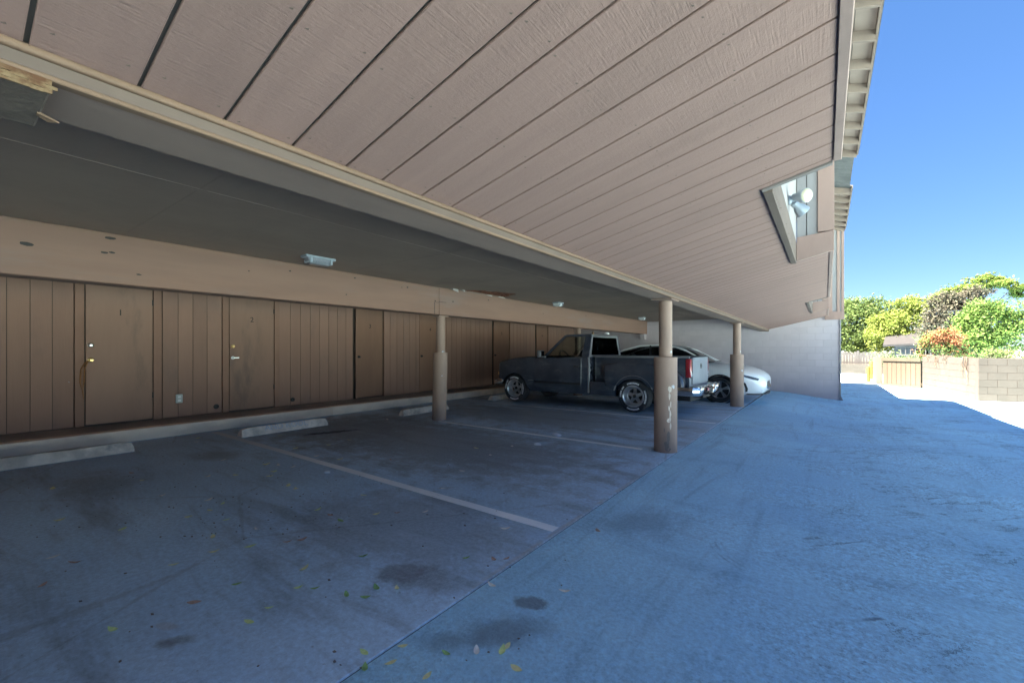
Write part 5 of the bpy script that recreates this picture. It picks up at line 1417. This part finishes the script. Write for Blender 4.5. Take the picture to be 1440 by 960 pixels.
def tree(name, label, cat, loc, lobes, n, size, mats, seed, trunk=None, group=None, flat=.55, shell=.55):
    t = thing(name, label, cat, loc, 0, group)
    if not isinstance(mats, list): mats = [mats]
    V, F = leaf_cloud(lobes, n, size, seed, flat, shell)
    me = bpy.data.meshes.new('crown'); me.from_pydata(V, [], F)
    for m in mats: me.materials.append(m)
    if len(mats) > 1:
        g_ = np.random.default_rng(seed + 1)
        idx = (g_.random(len(F)) < .35).astype(int)
        me.polygons.foreach_set('material_index', idx.tolist())
    add('crown', me, t)
    bm = BM(); r = random.Random(seed)
    if trunk:
        h, rad = trunk
        tube(bm, [(0, 0, -.2), (.05, .03, h * .4), (-.04, .02, h * .75), (.03, 0, h)], rad, 8, r1=rad * .6)
        for l in lobes[:7]:
            e = Vector(l[:3]); s_ = Vector((.0, .0, h * r.uniform(.75, 1))); mid = (s_ + e) / 2 + Vector((r.uniform(-.2, .2), r.uniform(-.2, .2), -.1))
            tube(bm, [s_, mid, e + Vector((0, 0, l[5] * .3))], rad * .5, 6, r1=rad * .12)
    else:
        for i in range(5):
            l = lobes[i % len(lobes)]
            tube(bm, [(r.uniform(-.1, .1), r.uniform(-.1, .1), -.1), (l[0] * .6, l[1] * .6, l[2] * .6), (l[0] + l[3] * .3, l[1], l[2] + l[5] * .5)], .03, 6, r1=.008)
    obj('trunk' if trunk else 'stem', bm, M['bark'], t, smooth=60)
    return t
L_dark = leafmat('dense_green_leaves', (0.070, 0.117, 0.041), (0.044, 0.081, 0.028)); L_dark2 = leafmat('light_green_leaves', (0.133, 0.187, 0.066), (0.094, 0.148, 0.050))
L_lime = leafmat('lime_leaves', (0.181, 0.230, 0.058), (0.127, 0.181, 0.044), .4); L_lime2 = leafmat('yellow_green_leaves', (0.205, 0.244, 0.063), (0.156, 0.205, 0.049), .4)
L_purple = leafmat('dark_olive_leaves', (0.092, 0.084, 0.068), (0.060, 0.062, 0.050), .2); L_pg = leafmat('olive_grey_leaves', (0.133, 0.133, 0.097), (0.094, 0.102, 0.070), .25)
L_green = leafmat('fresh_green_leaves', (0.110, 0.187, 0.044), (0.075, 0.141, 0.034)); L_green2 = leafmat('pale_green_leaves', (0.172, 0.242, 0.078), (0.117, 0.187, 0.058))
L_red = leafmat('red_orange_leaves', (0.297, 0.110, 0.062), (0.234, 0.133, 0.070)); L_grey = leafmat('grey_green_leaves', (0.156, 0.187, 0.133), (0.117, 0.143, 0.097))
tree('dense_tree', 'dense rounded green tree at left of the group beyond the fence', 'tree', (2.1, 45, 0),
     [(0, 0, 3.3, 2.4, 2.2, 2.0), (1.2, -.3, 4.2, 1.5, 1.5, 1.25), (-.9, -.2, 4.0, 1.5, 1.5, 1.4), (2.2, 0, 2.9, 1.3, 1.3, 1.5), (-2.0, 0, 2.5, 1.4, 1.4, 1.5), (.6, -.8, 2.2, 2.2, 1.4, 1.3), (2.6, -.2, 4.0, .7, .7, .7), (.2, 0, 4.9, 1.0, 1.0, .7)], 26000, .10, [L_dark2, L_dark], 3, (2.2, .22), shell=.75)
tree('lime_tree', 'bright yellow-green tree in the middle beyond the gate', 'tree', (4.3, 38.5, 0),
     [(0, 0, 3.0, 1.6, 1.3, 1.1), (-1.1, -.2, 2.2, 1.2, 1.0, .9), (1.0, .1, 3.9, 1.1, 1.0, .8), (.3, -.3, 1.9, 1.5, 1.1, .8), (1.7, 0, 4.4, .8, .8, .6), (.2, 0, 4.3, .8, .7, .55), (-.9, 0, 3.3, .8, .8, .6), (1.6, .1, 3.0, .8, .8, .8)], 17000, .085, [L_lime, L_lime2], 5, (2.0, .15), flat=.4, shell=.6)
tree('olive_tree', 'dark olive-grey tree between the lime tree and the green bush', 'tree', (5.35, 32.0, 0),
     [(0, 0, 3.1, 1.0, .9, .9), (-.55, -.1, 2.3, .8, .7, .7), (.55, 0, 3.9, .75, .7, .55), (-.2, 0, 3.9, .7, .6, .5), (.6, 0, 2.6, .7, .7, .7), (1.0, 0, 4.3, .5, .5, .35)], 12000, .07, [L_purple, L_pg], 8, (1.8, .11), flat=.6)
tree('umbrella_tree', 'tall lime tree with flat spreading branches above the olive-grey tree', 'tree', (6.6, 34.0, 0),
     [(-.2, 0, 4.75, .9, .7, .28), (.8, 0, 4.9, .9, .7, .25), (-1.1, 0, 4.45, .7, .6, .28), (1.5, -.1, 4.6, .55, .5, .2), (.3, 0, 5.15, .7, .6, .2), (1.75, 0, 4.25, .4, .4, .15), (-.5, 0, 3.9, .5, .5, .25)], 6500, .08, [L_lime, L_green], 12, (3.6, .09), flat=.35)
tree('green_tree', 'bushy fresh green tree right behind the block wall', 'tree', (5.45, 26.3, 0),
     [(0, 0, 2.2, .95, .8, .8), (-.7, -.1, 1.6, .7, .7, .6), (.7, 0, 1.9, .75, .7, .8), (.1, 0, 2.9, .75, .6, .55), (.8, 0, 2.9, .6, .5, .45), (-.2, -.2, 1.25, 1.0, .7, .45), (1.15, 0, 2.5, .5, .5, .5), (-.5, 0, 2.5, .5, .5, .45)], 16000, .055, [L_green, L_green2], 15, (1.4, .10))
tree('red_shrub', 'shrub with red-orange new leaves growing over the block wall', 'shrub', (3.78, 24.2, 0),
     [(0, 0, 1.55, .55, .5, .45), (-.35, 0, 1.25, .4, .4, .4), (.4, 0, 1.4, .4, .4, .4), (.1, 0, 1.95, .4, .4, .25), (-.3, 0, 1.75, .3, .3, .3)], 3000, .05, [L_green2, L_red], 21)
tree('red_shrub', 'red-orange leafed shrub top among the green at the wall corner', 'shrub', (3.85, 23.9, .25),
     [(-.15, 0, 1.6, .38, .35, .22), (.25, 0, 1.38, .35, .3, .2)], 1100, .05, [L_red, L_red], 22)
tree('grey_bush', 'low grey-green bush just behind the tan gate', 'bush', (2.75, 27.5, 0), [(0, 0, .75, .8, .5, .45), (.7, 0, .7, .5, .5, .4), (-.6, 0, .85, .4, .4, .4)], 2600, .05, [L_grey, L_dark2], 25)
tree('wall_plant', 'loose green plant along the top of the wall at the right', 'plant', (5.6, 21.2, .3), [(0, 0, .78, .9, .25, .22), (.9, 0, .72, .5, .2, .2), (-.9, 0, .75, .5, .2, .22)], 2000, .045, [L_green2, L_pg], 28)
# dry vines hanging over the wall
for (px, ln, lab) in ((1319, .42, 'short dry vine hanging over the wall beside the red shrub'), (1330, .22, 'very short dry vine tuft on the wall top'), (1359, .95, 'long dry brown vine hanging down the wall at its corner'), (1306, .18, 'dry vine tuft on the wall top next to the gate')):
    r_ = ray(px, 503); a = Vector((3.085, 23.233)); b = Vector((3.667, 18.458)); d = b - a
    t_ = (a.x * d.y - a.y * d.x) / (r_.x * d.y - r_.y * d.x)
    x, y = r_.x * t_, r_.y * t_
    bm = BM(); r = random.Random(px)
    for k_ in range(9):
        yy = r.uniform(-.22, .22); f = r.uniform(.35, 1)
        tube(bm, [(.12, yy, 1.06 - .0), (-.03, yy, 1.07), (-.035, yy + r.uniform(-.04, .04), 1.04 - ln * f * .5), (-.03, yy + r.uniform(-.06, .06), 1.04 - ln * f)], .013, 5, r1=.004)
    o = obj('hanging_vine', bm, M['bark'], loc=(x, y, 0), smooth=50); o.rotation_euler = (0, 0, math.atan2(d.y, d.x) + PI / 2)
    tag(o, lab, 'vine', 'dry vines on the block wall')
